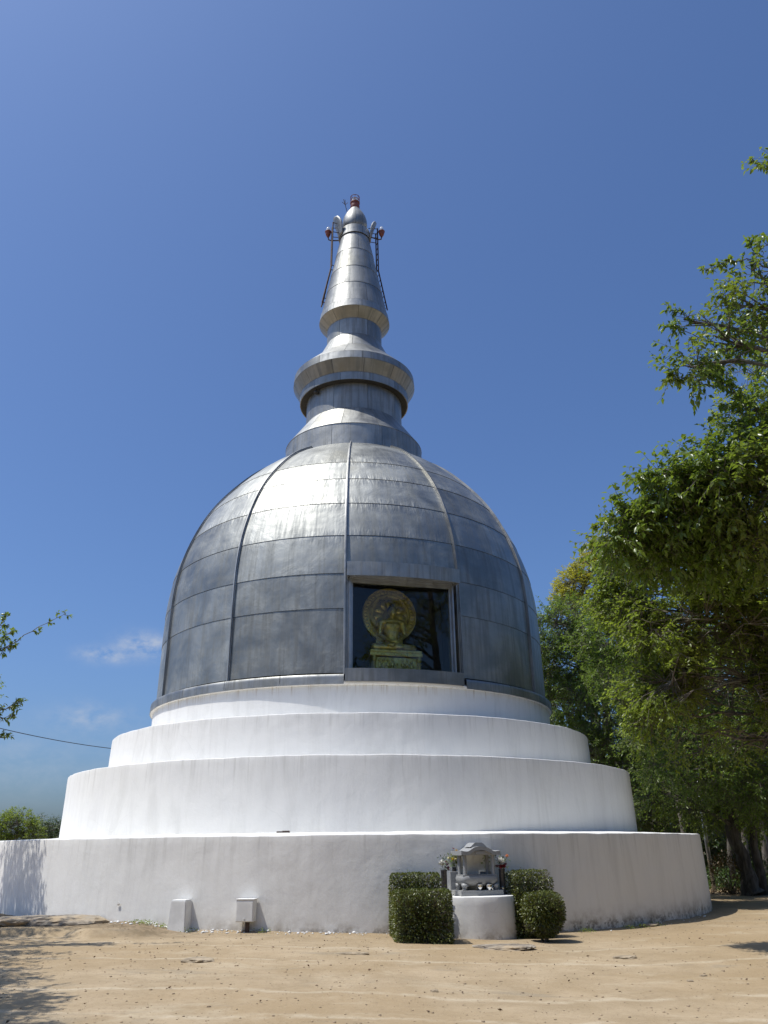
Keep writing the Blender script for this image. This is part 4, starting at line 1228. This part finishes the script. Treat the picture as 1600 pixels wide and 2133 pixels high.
# near tree outside the left edge; a few sprays reach into the picture, the rest shades wall and sand
lb = []
lsp = [[at(-120, 1420, 16), at(-40, 1375, 16), at(0, 1358, 16), at(40, 1332, 16), at(85, 1303, 16), at(134, 1279, 16)],
       [at(-110, 1400, 16), at(-40, 1345, 16), at(-5, 1312, 16.1), at(12, 1285, 16.1)], [at(-100, 1390, 15.8), at(-20, 1345, 15.8), at(22, 1318, 15.8)], [at(-90, 1420, 16), at(-20, 1350, 16), at(24, 1348, 16)],
       [at(-120, 1500, 16), at(-30, 1490, 16), at(15, 1475, 16), at(38, 1462, 16)], [at(-120, 1505, 16), at(-30, 1498, 16), at(36, 1490, 16)], [at(-110, 1545, 16), at(-40, 1540, 16), at(12, 1537, 16)]]
for (x, y, z, rr, w) in [(-8.6, 15.8, 6.0, 1.0, 1.2), (-9.6, 17.4, 7.0, 1.3, 1.4), (-8.3, 14.0, 6.6, 1.1, 1.0), (-9.8, 13.6, 8, 1.3, 1), (-9.9, 20.6, 5.2, 1.1, 2.0), (-10.3, 21.4, 5.0, 1.0, 2.0), (-10.8, 20.8, 6.4, 1.1, 1.4), (-9.2, 17.2, 4.6, .7, .7),
                         (-6.7, 11.2, 5.4, .8, 1.6), (-7.4, 12.3, 5.2, .9, 1.7), (-6.5, 10.0, 5.8, .8, 1.7), (-7.6, 14.9, 4.9, .45, .35), (-6.0, 9.0, 5.6, .7, 1.3)]:
    lb.append(((x, y, z), (rr, rr, rr * .6), w))
bx, by = -10.2, 15.2
tree('broadleaf_tree', 'near tree outside the left edge with leafy sprays reaching into the sky', gz(bx, by), [(bx, by, -.1), (bx, by, 1.8), (bx + .1, by, 3.2), (bx + .2, by, 5.2), (bx + .1, by, 7.5)],
     lb, .10, M_LF_NEAR, 2700, 8, r_trunk=.26, twig_len=.30, seed=97, limb_r=.045, droop=.25, twig_r=.004, spray=.7, shell=.1, wr=.5, lift=-.22, sprays=lsp)

# ------------------------------------------------------------------ clipped hedges by the offering place
def hedge(name, label, x, y, rz, dims, n, seed, rounded=.12, stem=0.0, ball=False):
    g = np.random.default_rng(seed); T = empty(name, gz(x, y), rz, label, 'bush' if ball else 'hedge')
    w, d, h = dims; hw = np.array([w / 2, d / 2, h / 2])
    e = 4.0 if ball else 14.0
    if ball:
        q = nrmz(g.normal(0, 1, (n, 3))); k = (np.abs(q / hw) ** e).sum(1) ** (-1 / e)
        P = q * k[:, None] * np.where(g.random((n, 1)) < .75, g.uniform(.94, 1.02, (n, 1)), g.uniform(.72, .95, (n, 1)))
        low = np.clip(-P[:, 2] / hw[2], 0, 1); P[:, :2] *= (1 - .45 * low ** 1.6)[:, None]
    else:
        ar = np.array([d * h, d * h, w * h, w * h, w * d, w * d * .3]); fc = g.choice(6, n, p=ar / ar.sum()); P = g.uniform(-1, 1, (n, 3)); q = np.zeros((n, 3))
        axx = fc // 2; sg = np.where(fc % 2, -1.0, 1.0); dep = np.where(g.random(n) < .72, g.uniform(.95, 1.01, n), g.uniform(.7, .95, n))
        P[np.arange(n), axx] = sg * dep; q[np.arange(n), axx] = sg
        P = P * hw; rmx = np.minimum(1, .99 / ((np.abs(P / hw) ** e).sum(1) ** (1 / e))); P *= np.maximum(rmx, .93)[:, None]
        stray = g.random(n) < .012; P[stray] += q[stray] * g.uniform(.02, .07, (int(stray.sum()), 1))
    P *= 1 + (fbm(P * 4.5 + seed, seed, 3) - .5)[:, None] * (.09 if ball else .055)
    gap = fbm(P * 5.0 + 9, seed + 5, 3); P = P[gap > .33]; q = q[gap > .33]
    c = np.array([0, 0, stem + h / 2]); N = len(P)
    o = obj('foliage', leaf_mesh('foliage', P + c, q + g.normal(0, .7, (N, 3)), np.array([0, 0, .6]) + q + g.normal(0, .5, (N, 3)), .042 * g.uniform(.6, 1.35, N), M_HEDGE, .55), T); o['kind'] = 'stuff'
    # inner twiggy mass
    Nq = 900; qq = nrmz(g.normal(0, 1, (Nq, 3))); kk = (np.abs(qq / hw) ** e).sum(1) ** (-1 / e)
    A = qq * (kk * .25)[:, None] + c + np.array([0, 0, -.1 * h]); Bv = qq * (kk * .97)[:, None] + c
    obj('twigs', many_tubes('twigs', (A, Bv, np.full(Nq, .006), np.full(Nq, .003)), M_BARK), T)
    nc = 3000; q2 = nrmz(g.normal(0, 1, (nc, 3))); k2 = (np.abs(q2 / hw) ** e).sum(1) ** (-1 / e)
    P2 = q2 * (k2 * g.uniform(.5, .86, nc))[:, None] + c
    obj('inner_leaves', leaf_mesh('inner_leaves', P2, q2 + g.normal(0, .7, (nc, 3)), g.normal(0, 1, (nc, 3)), .07 * g.uniform(.7, 1.3, nc), M_HEDGE, .6), T)['kind'] = 'stuff'
    st = MB()
    for i in range(3 if stem else 5):
        a = 2 * math.pi * i / 3; st.tube([(.05 * math.cos(a), .05 * math.sin(a), -.05), (.06 * math.cos(a + .5), .06 * math.sin(a + .5), max(stem, .12)), (.2 * w * math.cos(a), .2 * w * math.sin(a), stem + .3 * h)], [.035, .028, .015], 6)
    st.build('stems', M_BARK, T, True)


hedge('clipped_hedge', 'larger square-clipped hedge in front, left of the offering pedestal', 1.33, 17.0, .05, (1.06, .80, .92), 9000, 101)
hedge('clipped_hedge', 'taller square-clipped hedge against the wall, left of the offering pedestal', 1.26, 17.75, .08, (.98, .5, 1.20), 7000, 102)
hedge('clipped_hedge', 'square-clipped hedge against the wall, right of the offering pedestal', 3.66, 18.22, .3, (.86, .5, 1.30), 6500, 103)
hedge('clipped_bush', 'round clipped bush on a bare stem, right of the offering pedestal', 3.72, 17.35, .2, (.74, .70, .76), 5200, 104, ball=True, stem=.16)

# ------------------------------------------------------------------ offering place
def wall_pt(az, r_=10.95): return np.array([r_ * math.sin(R(az)), DIST - r_ * math.cos(R(az)), 0.0])


pc = wall_pt(13.15, 11.02); PRZ = R(11)
zg = g1(pc[0], pc[1]) - .06
PD = empty('offering_pedestal', (pc[0], pc[1], zg), PRZ, 'low white plastered pedestal with bowed front against the wall between the hedges', 'pedestal')
PH = .80
N_ = 40; front = [(.74 * math.sin(t) , -.42 - .32 * (math.cos(t) - math.cos(1.25)) / (1 - math.cos(1.25))) for t in np.linspace(-1.25, 1.25, N_)]
sx_ = .74 * math.sin(1.25); front = [(x * .735 / sx_, y) for x, y in front]
back = [(.735, .42), (-.735, .42)]
outl = front + back
rows = [(-.05, 1.012), (.15, 1.006), (.4, 1.0), (.65, .998), (PH - .03, .997), (PH - .008, .988), (PH, .965)]
V = []; F = []; n_ = len(outl)
for z, k in rows: V += [(x * k, y * k, z) for x, y in outl]
V = np.array(V); V[:, :2] *= (1 + (fbm(V * 3.5 + 4, 8, 3) - .5) * .035)[:, None]
for i in range(len(rows) - 1): F += [(i * n_ + k, i * n_ + (k + 1) % n_, (i + 1) * n_ + (k + 1) % n_, (i + 1) * n_ + k) for k in range(n_)]
F.append(tuple((len(rows) - 1) * n_ + k for k in range(n_)))
o = MB().add(V, F).build('body', M_PL, PD, True, angle=35)
zt = zg + PH + .004


def pl(x, y, z=0):
    """point on the pedestal top, pedestal coordinates"""
    c, s = math.cos(PRZ), math.sin(PRZ); return (pc[0] + x * c - y * s, pc[1] + x * s + y * c, zt + z)


KO = empty('incense_burner', pl(.02, -.20), PRZ + R(6), 'grey granite roofed incense burner standing on the white pedestal', 'incense burner')
KO.scale = (.96, .96, .87)
MB().box((0, 0, .055), (.98, .52, .11), 0, .008).build('plinth', M_GRAN, KO)
# basin: bulging tub on four cabriole feet
v = []; f = []
sec = [(.34, .15, .20), (.37, .17, .22), (.41, .215, .25), (.435, .235, .31), (.44, .24, .37), (.425, .228, .405), (.41, .215, .41)]
for a, b_, z in sec:
    for k in range(28):
        t = 2 * math.pi * k / 28; e = .42
        cx, sy = math.cos(t), math.sin(t)
        v.append((a * math.copysign(abs(cx) ** e, cx), b_ * math.copysign(abs(sy) ** e, sy), z))
n_ = 28
f = [(i * n_ + k, i * n_ + (k + 1) % n_, (i + 1) * n_ + (k + 1) % n_, (i + 1) * n_ + k) for i in range(len(sec) - 1) for k in range(n_)] + [tuple(range(n_))[::-1], tuple((len(sec) - 1) * n_ + k for k in range(n_))]
MB().add(v, f).build('basin', M_GRAN, KO, True, angle=40)
for sx in (-1, 1):
    for sy in (-1, 1):
        m_ = MB(); m_.tube([(sx * .35, sy * .15, .23), (sx * .37, sy * .16, .18), (sx * .36, sy * .155, .145), (sx * .385, sy * .165, .112)], [.085, .06, .042, .05], 8)
        m_.build('foot', M_GRAN, KO, True)
MB().box((0, 0, .425), (.80, .38, .028), 0, .004).build('rim', M_GRAN, KO)
for sx in (-.33, .33):
    for sy in (-.14, .14):
        MB().tube([(sx, sy, .44), (sx, sy, .86)], .042 if sx < 0 or True else .04, 12).build('column', M_GRAN, KO, True, angle=40)
# roof with the curved karahafu gable
def roof_curve(off):
    out = []
    for i in range(41):
        x = -.46 + .92 * i / 40; u = abs(x) / .46
        k = min(max((u - .22) / .50, 0), 1); k = k * k * (3 - 2 * k)
        z = .10 * (1 - k) - .012 * min(u / .22, 1) ** 2 + .02 * max(0, (u - .72) / .28) ** 1.5
        out.append((x, .955 + z + off))
    return out


top = roof_curve(0)
thick = [(x, max(z - .085, .862) if abs(x) < .34 else .862) for x, z in top]
m_ = MB(); m_.prism(top + [(x, .862) for x, z in top[::-1]], -.22, .22); RF = m_.build('roof', M_GRAN, KO)
# proud bargeboard following the curve on both faces
for y0, y1 in ((-.275, -.222), (.222, .275)):
    m_ = MB(); m_.prism(top + thick[::-1], y0, y1); m_.build('bargeboard', M_GRAN, RF)
MB().box((.0, -.235, .915), (.22, .03, .075), 0, .01).build('gable_plaque', M_GRAN, RF)
m_ = MB(); m_.prism([(-.19, 1.04), (-.165, 1.065), (-.12, 1.11), (-.08, 1.135), (.08, 1.135), (.12, 1.11), (.165, 1.065), (.19, 1.04)], -.17, .17); m_.build('ridge_cap', M_GRAN, RF)

for (x, lab) in ((-.66, 'dark tube vase of flowers left of the incense burner'), (.60, 'dark tube vase of flowers right of the incense burner')):
    T = empty('flower_vase', pl(-.70 if x < 0 else .58, -.26 if x < 0 else -.18), PRZ, lab, 'vase', 'dark tube vases')
    MB().lathe([(.075, 0), (.078, .01), (.07, .03), (.062, .05), (.062, .45), (.068, .465), (.066, .48), (.05, .48), (.05, .4)], 24).build('body', M_VASE, T, True, angle=40)
    MB().lathe([(.0635, .10), (.0645, .105), (.0645, .135), (.0635, .14)], 24, close=False).build('ring', M_STEEL, T, True)
for (x, y, lab) in ((-.37, .10, 'grey granite square flower post behind the burner at left'), (.30, .16, 'grey granite square flower post behind the burner at right')):
    T = empty('flower_post', pl(x, y), PRZ, lab, 'flower post', 'granite flower posts')
    hh = .44 if x < 0 else .43
    MB().box((0, 0, hh / 2), (.24, .24, hh), 0, .008).build('shaft', M_GRAN, T)
    MB().lathe([(.05, hh + .002), (.055, hh + .03), (.048, hh + .07), (.055, hh + .08)], 16).build('vase_cup', M_VASE, T, True, angle=40)
for (x, r_, lab) in ((.0, .062, 'small steel offering bowl under the basin, left one'), (.20, .070, 'wider steel offering bowl under the basin, right one')):
    T = empty('offering_bowl', pl(.0 + x, -.405, .10), 0, lab, 'bowl', 'steel bowls before the burner')
    MB().lathe([(r_ * .5, 0), (r_ * .55, .012), (r_ * .9, .035), (r_, .065), (r_ * .96, .09), (r_ * 1.03, .10), (r_ * .9, .10), (r_ * .8, .04)], 24).build('bowl', M_STEEL, T, True, angle=50)
    MB().lathe([(r_ * .9, .1005), (r_ * .3, .112), (.01, .112)], 20).build('lid', M_STEEL, T, True)
T = empty('offering_cup', pl(.28, -.385, .10), 0, 'small pale bottle beside the offering bowls under the basin', 'bottle')
MB().lathe([(.018, 0), (.024, .01), (.024, .06), (.012, .075), (.012, .095)], 14).build('body', M_STEEL, T, True, angle=40)


def mat_petal(name, col): return mat_simple(name, col, .6, 0, .15, 12, .05)


M_PW = mat_petal('white_petal', (.80, .79, .74)); M_PY = mat_petal('yellow_petal', (.75, .50, .05)); M_PR = mat_petal('dark_red_petal', (.22, .012, .02)); M_PP = mat_petal('purple_petal', (.20, .07, .10)); M_PO = mat_petal('orange_petal', (.62, .26, .12)); M_PC = mat_petal('cream_petal', (.72, .68, .42))


def blossom(T, c, r_, mat, seed, n=90, flat=1.0):
    g = np.random.default_rng(seed); d = nrmz(g.normal(0, 1, (n, 3))); d[:, 2] = np.abs(d[:, 2]) * 1.0 - .25; d = nrmz(d)
    P = np.array(c) + d * r_ * .15
    o = obj('blossom', leaf_mesh('blossom', P, d + g.normal(0, .12, (n, 3)), np.array([0, 0, 1.0]) + g.normal(0, .4, (n, 3)), r_ * g.uniform(.75, 1.0, n), mat, .38, -.12, -.1), T)
    MB().ball(c, r_ * .55, 10, 6).build('blossom_core', mat, o, True)


def bouquet(label, loc, heads, leaves, seed, lm=M_LF_NEAR):
    T = empty('flower_bouquet', loc, 0, label, 'bouquet', 'flowers at the offering place'); g = np.random.default_rng(seed)
    st = MB()
    for i, (x, y, z, r_, m_) in enumerate(heads):
        st.tube([(x * .1, y * .1, -.12), (x * .5, y * .5, z * .5), (x, y, z)], .005, 5); blossom(T, (x, y, z), r_, m_, seed * 10 + i, 110 if r_ > .045 else 50)
    st.build('stems', M_LF_MID, T)
    P = np.stack([g.normal(0, .06, leaves), g.normal(0, .05, leaves), g.uniform(.0, .26, leaves)], 1); d = P * np.array([1, 1, .3]) + g.normal(0, .05, (leaves, 3)) + np.array([0, 0, .03])
    obj('leaves', leaf_mesh('leaves', P, d, np.array([0, 0, 1.0]) + g.normal(0, .5, (leaves, 3)), g.uniform(.04, .09, leaves), lm), T)['kind'] = 'stuff'


bouquet('white ball chrysanthemum with purple sprigs in the left tube vase', pl(-.70, -.26, .48), [(-.03, 0, .12, .075, M_PW), (.07, -.02, .10, .035, M_PP), (.09, .0, .04, .04, M_PP), (.05, .03, .15, .03, M_PP), (.10, -.02, .0, .028, M_PP)], 30, 1, M_LF_DARK)
bouquet('yellow and cream flowers on the left granite post', pl(-.37, .10, .52), [(.07, 0, .30, .045, M_PY), (-.06, 0, .28, .035, M_PC), (-.10, -.03, .17, .045, M_PC), (.0, .0, .36, .03, M_PR), (.05, -.04, .15, .04, M_PC), (-.02, -.05, .15, .04, M_PY), (-.04, .02, .34, .028, M_PY)], 150, 2)
bouquet('white flowers on the right granite post seen through the burner roof', pl(.30, .16, .51), [(-.06, 0, .27, .04, M_PW), (-.09, -.03, .18, .045, M_PW), (-.05, -.04, .11, .04, M_PW), (-.02, 0, .24, .035, M_PC), (.08, -.02, .18, .03, M_PC)], 120, 3)
bouquet('white ball, dark red and orange flowers in the right tube vase', pl(.58, -.18, .48), [(.0, 0, .14, .085, M_PW), (-.02, -.05, .035, .06, M_PR), (.05, -.03, .04, .05, M_PR), (.13, 0, .24, .042, M_PO), (-.09, 0, .05, .04, M_PP), (.09, 0, .09, .035, M_PP)], 30, 4, M_LF_DARK)

# ------------------------------------------------------------------ boxes at the wall
p = wall_pt(-18.3, 11.12); B1 = empty('concrete_post', (p[0], p[1], g1(p[0], p[1]) - .03), R(-14), 'squat white tapered concrete post against the wall at left', 'post')
v = []
for z, k in ((0, 1.0), (.58, .86)):
    v += [(-.19 * k, -.17 * k - (.0 if z == 0 else 0), z), (.19 * k, -.17 * k, z), (.19 * k, .17, z), (-.19 * k, .17, z)]
bm = bmesh.new(); vs = [bm.verts.new(q) for q in v]
for q in [(0, 3, 2, 1), (4, 5, 6, 7), (0, 1, 5, 4), (1, 2, 6, 5), (2, 3, 7, 6), (3, 0, 4, 7)]: bm.faces.new([vs[i] for i in q])
bmesh.ops.bevel(bm, geom=bm.edges[:], offset=.012, segments=2, affect='EDGES'); me = bpy.data.meshes.new('body'); bm.to_mesh(me); bm.free(); me.materials.append(M_PAINT)
obj('body', me, B1); MB().box((0, .02, .586), (.30, .27, .016), 0, .005).build('cap', M_PAINT, B1)
p = wall_pt(-11.0, 11.1); zb = g1(p[0], p[1])
B2 = empty('meter_box', (p[0], p[1], zb - .02), R(-9), 'white metal box on a short dark post against the wall', 'utility box')
MB().box((0, 0, .41), (.36, .25, .40), 0, .012).build('cabinet', M_PAINT, B2)
MB().box((0, -.129, .40), (.325, .012, .355), 0, .004).build('door', M_PAINT, B2)
MB().box((.0, -.138, .27), (.03, .012, .025), 0, .003).build('latch', M_PAINT, B2)
MB().box((0, 0, .618), (.385, .28, .018), 0, .004).build('lid', M_PAINT, B2)
MB().box((.03, .02, .11), (.075, .075, .22), 0, .006).build('post', M_IRON, B2)
p = wall_pt(-26.9, 10.97); T = empty('drain_pipe', (p[0], p[1], .55), R(-26.9), 'small dark drain hole in the lowest white wall at left', 'drain')
MB().lathe([(.028, .0), (.036, .0), (.036, .012), (.028, .012)], 14).build('collar', M_PL, T, True, rot=(R(90), 0, 0), angle=40)
MB().lathe([(.027, .0), (.027, .008)], 14).build('opening', M_DARK, T, rot=(R(90), 0, 0))
p = at(590, 1735.5, 19.75); T = empty('wood_scrap', (p[0], p[1], 1.925), R(4), 'thin dark scrap of wood lying on the lowest ledge', 'wood scrap')
MB().box((0, 0, .018), (.30, .07, .03), 0, .006).box((.06, .03, .035), (.16, .05, .02), .2, .004).build('strip', M_IRON, T)

# ------------------------------------------------------------------ cable and pole
pts = [at(-160, 1474, 35.5), at(0, 1508, 38), at(120, 1533, 42), at(232, 1553, 46), at(330, 1567, 50)]
pts = [tuple(q) for q in pts]
cb_ = MB().tube([tuple(np.array(pts[0]) * (1 - t) + np.array(pts[-1]) * t + np.array([0, 0, -.35 * 4 * t * (1 - t)])) for t in np.linspace(0, 1, 24)], .018, 6).build('overhead_cable', M_DARK)
tag(cb_, 'single thin dark cable sagging across the sky at left', 'cable')
p = at(1487, 1845, 33); T = empty('metal_pole', (p[0], p[1], g1(p[0], p[1]) - .05), 0, 'thin grey metal pole standing before the wood beside the lowest tier', 'pole')
MB().tube([(0, 0, 0), (-.02, 0, 2), (.0, 0, 4.6)], .075, 10).build('shaft', M_FRAME, T, True); MB().lathe([(.078, 4.6), (.05, 4.66), (.01, 4.67)], 10).build('cap', M_FRAME, T, True)

# ------------------------------------------------------------------ rocks, stones, weeds, flakes
M_SROCK = mat_simple('sand_coloured_rock', (.33, .27, .19), .9, 0, .35, 5, .6, .02, .2)


def rock(label, x, y, dims, seed, rz=0, sink=.4, group='bare rock in the sand'):
    bm = bmesh.new(); bmesh.ops.create_icosphere(bm, subdivisions=4, radius=1)
    P = np.array([v.co for v in bm.verts]); k = .62 + .75 * fbm(P * 1.7 + seed * 3.1, seed, 4)
    P = P * k[:, None]; P[:, 2] = np.where(P[:, 2] > .45, .45 + (P[:, 2] - .45) * .25, P[:, 2]); P += (fbm(P * 6 + seed, seed + 9, 3) - .5)[:, None] * .09
    for v, q in zip(bm.verts, P): v.co = Vector(q * np.array(dims) / 2)
    me = bpy.data.meshes.new('rock'); bm.to_mesh(me); bm.free(); me.materials.append(M_ROCK if seed in (1, 2, 4, 5, 8) else M_SROCK)
    o = obj('rock', me, None, (x, y, g1(x, y) + dims[2] * .5 * (1 - 2 * sink) * .5), (0, 0, rz)); tag(o, label, 'rock', group); return o


def gp(px, py):
    d = fw + (px - 800) / FPX * RT - (py - 1066.5) / FPX * UP; t = -EYE / d[2]; return d[0] * t, d[1] * t


x, y = gp(95, 1948); rock('largest flat grey rock slab below the shaded end of the wall', x, y + .3, (2.0, 1.3, .44), 1, .1, .36)
x, y = gp(15, 1950); rock('flat rock cut by the left edge beside the large slab', x, y + .3, (1.6, 1.2, .40), 2, -.2, .36)
x, y = gp(240, 1935); rock('brown crumbling rock right of the large flat slab', x, y + .25, (1.5, .7, .30), 3, .1, .38)
x, y = gp(130, 1922); rock('small dark rock at the back of the rock shelf', x, y + .3, (.9, .35, .26), 4, -.1, .3)
x, y = gp(1050, 1966); rock('flat weathered rock in the sand before the offering pedestal', x, y, (1.05, .62, .15), 5, -.15, .34)
x, y = gp(412, 2008); rock('low rounded rock breaking through the sand at left centre', x, y, (.46, .42, .14), 6, 0, .42)
x, y = gp(1300, 1981); rock('small pale rock in the sand at right', x, y, (.38, .22, .10), 7, .2, .3)
x, y = gp(1385, 1927); rock('small grey stone against the foot of the wall at right', x, y + 1.0, (.55, .2, .16), 8, .5, .3)
x, y = gp(735, 1989); rock('thin dark ridge of rock in the sand at centre', x, y, (.55, .12, .09), 9, -.1, .35)
x, y = gp(905, 2062); rock('palm-sized stone in the foreground sand at centre', x, y, (.10, .07, .06), 10, 0, .25)
x, y = gp(1435, 2025); rock('small dark stone in the foreground sand at right', x, y, (.09, .06, .05), 11, 0, .2)
x, y = gp(1462, 2014); rock('dark chip of stone beside the small stone at right', x, y, (.13, .06, .04), 12, .4, .2)

gg = np.random.default_rng(12)
ico = bmesh.new(); bmesh.ops.create_icosphere(ico, subdivisions=1, radius=1); iv = np.array([v.co for v in ico.verts]); fi = np.array([[v.index for v in f.verts] for f in ico.faces]); ico.free()
N = 9000; X = gg.uniform(-8, 12, N); Y = 8.3 + gg.uniform(0, 1, N) ** 1.3 * 14
ok = np.hypot(X, Y - DIST) > 11.1; X = X[ok]; Y = Y[ok]; N = len(X)
s = .004 + .014 * gg.random(N) ** 5
V = (iv[None] * (s[:, None, None] * gg.uniform(.6, 1.2, (N, 1, 3)) * np.array([1.3, 1.1, .7])) * gg.uniform(.8, 1.2, (N, len(iv), 1)) + np.stack([X, Y, gh(X, Y) + s * .2], 1)[:, None]).reshape(-1, 3)
F = (fi[None] + np.arange(N)[:, None, None] * len(iv)).reshape(-1, 3)
tag(obj('pebbles', fast_mesh('pebbles', V, F, M_GRIT)), 'scattered grit and pebbles on the sand', 'pebbles', kind='stuff')
# curled dead leaves on the sand
N = 170; X = gg.uniform(-7, 10, N); Y = 8.5 + gg.random(N) * 13; ok = np.hypot(X, Y - DIST) > 11.1; X = X[ok]; Y = Y[ok]; N = len(X)
P = np.stack([X, Y, gh(X, Y) + .012], 1)
o = obj('fallen_leaves', leaf_mesh('fallen_leaves', P, gg.normal(0, 1, (N, 3)) * np.array([1, 1, .15]), np.array([0, 0, 1.0]) + gg.normal(0, .35, (N, 3)), gg.uniform(.025, .07, N), M_LITTER, .45, .25, -.1))
tag(o, 'few curled brown leaves on the sand', 'fallen leaves', kind='stuff')
# flaked paint and weeds along the foot of the wall
az = np.radians(np.concatenate([gg.uniform(-40, 8, 420), gg.uniform(-24, -14, 160), gg.uniform(8, 55, 60)])); N = len(az)
rr = 11.0 + gg.random(N) ** 2 * .28; X = rr * np.sin(az); Y = DIST - rr * np.cos(az); s = .004 + .030 * gg.random(N) ** 3
V = (iv[None] * (s[:, None, None] * gg.uniform(.5, 1.3, (N, 1, 3)) * np.array([1.2, 1, .7])) * gg.uniform(.7, 1.25, (N, len(iv), 1)) + np.stack([X, Y, gh(X, Y) + s * .35], 1)[:, None]).reshape(-1, 3)
F = (fi[None] + np.arange(N)[:, None, None] * len(iv)).reshape(-1, 3)
tag(obj('plaster_flakes', fast_mesh('plaster_flakes', V, F, M_PAINT)), 'flaked white plaster crumbs along the foot of the wall', 'plaster flakes', kind='stuff')
N = 800; cl = np.array([-34, -31, -23.5, -22.4, -21.9, -20.0, -17, -9.2, -30, 26.5, 33, 35, 9, 38]); ci = gg.integers(0, len(cl), N)
az = np.radians(cl[ci] + gg.normal(0, .42, N)); rr = 11.08 + np.abs(gg.normal(0, .13, N)); X = rr * np.sin(az); Y = DIST - rr * np.cos(az)
P = np.stack([X, Y, gh(X, Y) + gg.uniform(0, .07, N)], 1)
o = obj('weeds', leaf_mesh('weeds', P, gg.normal(0, 1, (N, 3)) * np.array([.8, .8, .4]) + np.array([0, 0, .6]), np.array([0, 0, 1.0]) + gg.normal(0, .6, (N, 3)), gg.uniform(.02, .06, N), M_LF_MID, .35))
tag(o, 'small weeds sprouting at the foot of the wall', 'weeds', kind='stuff')
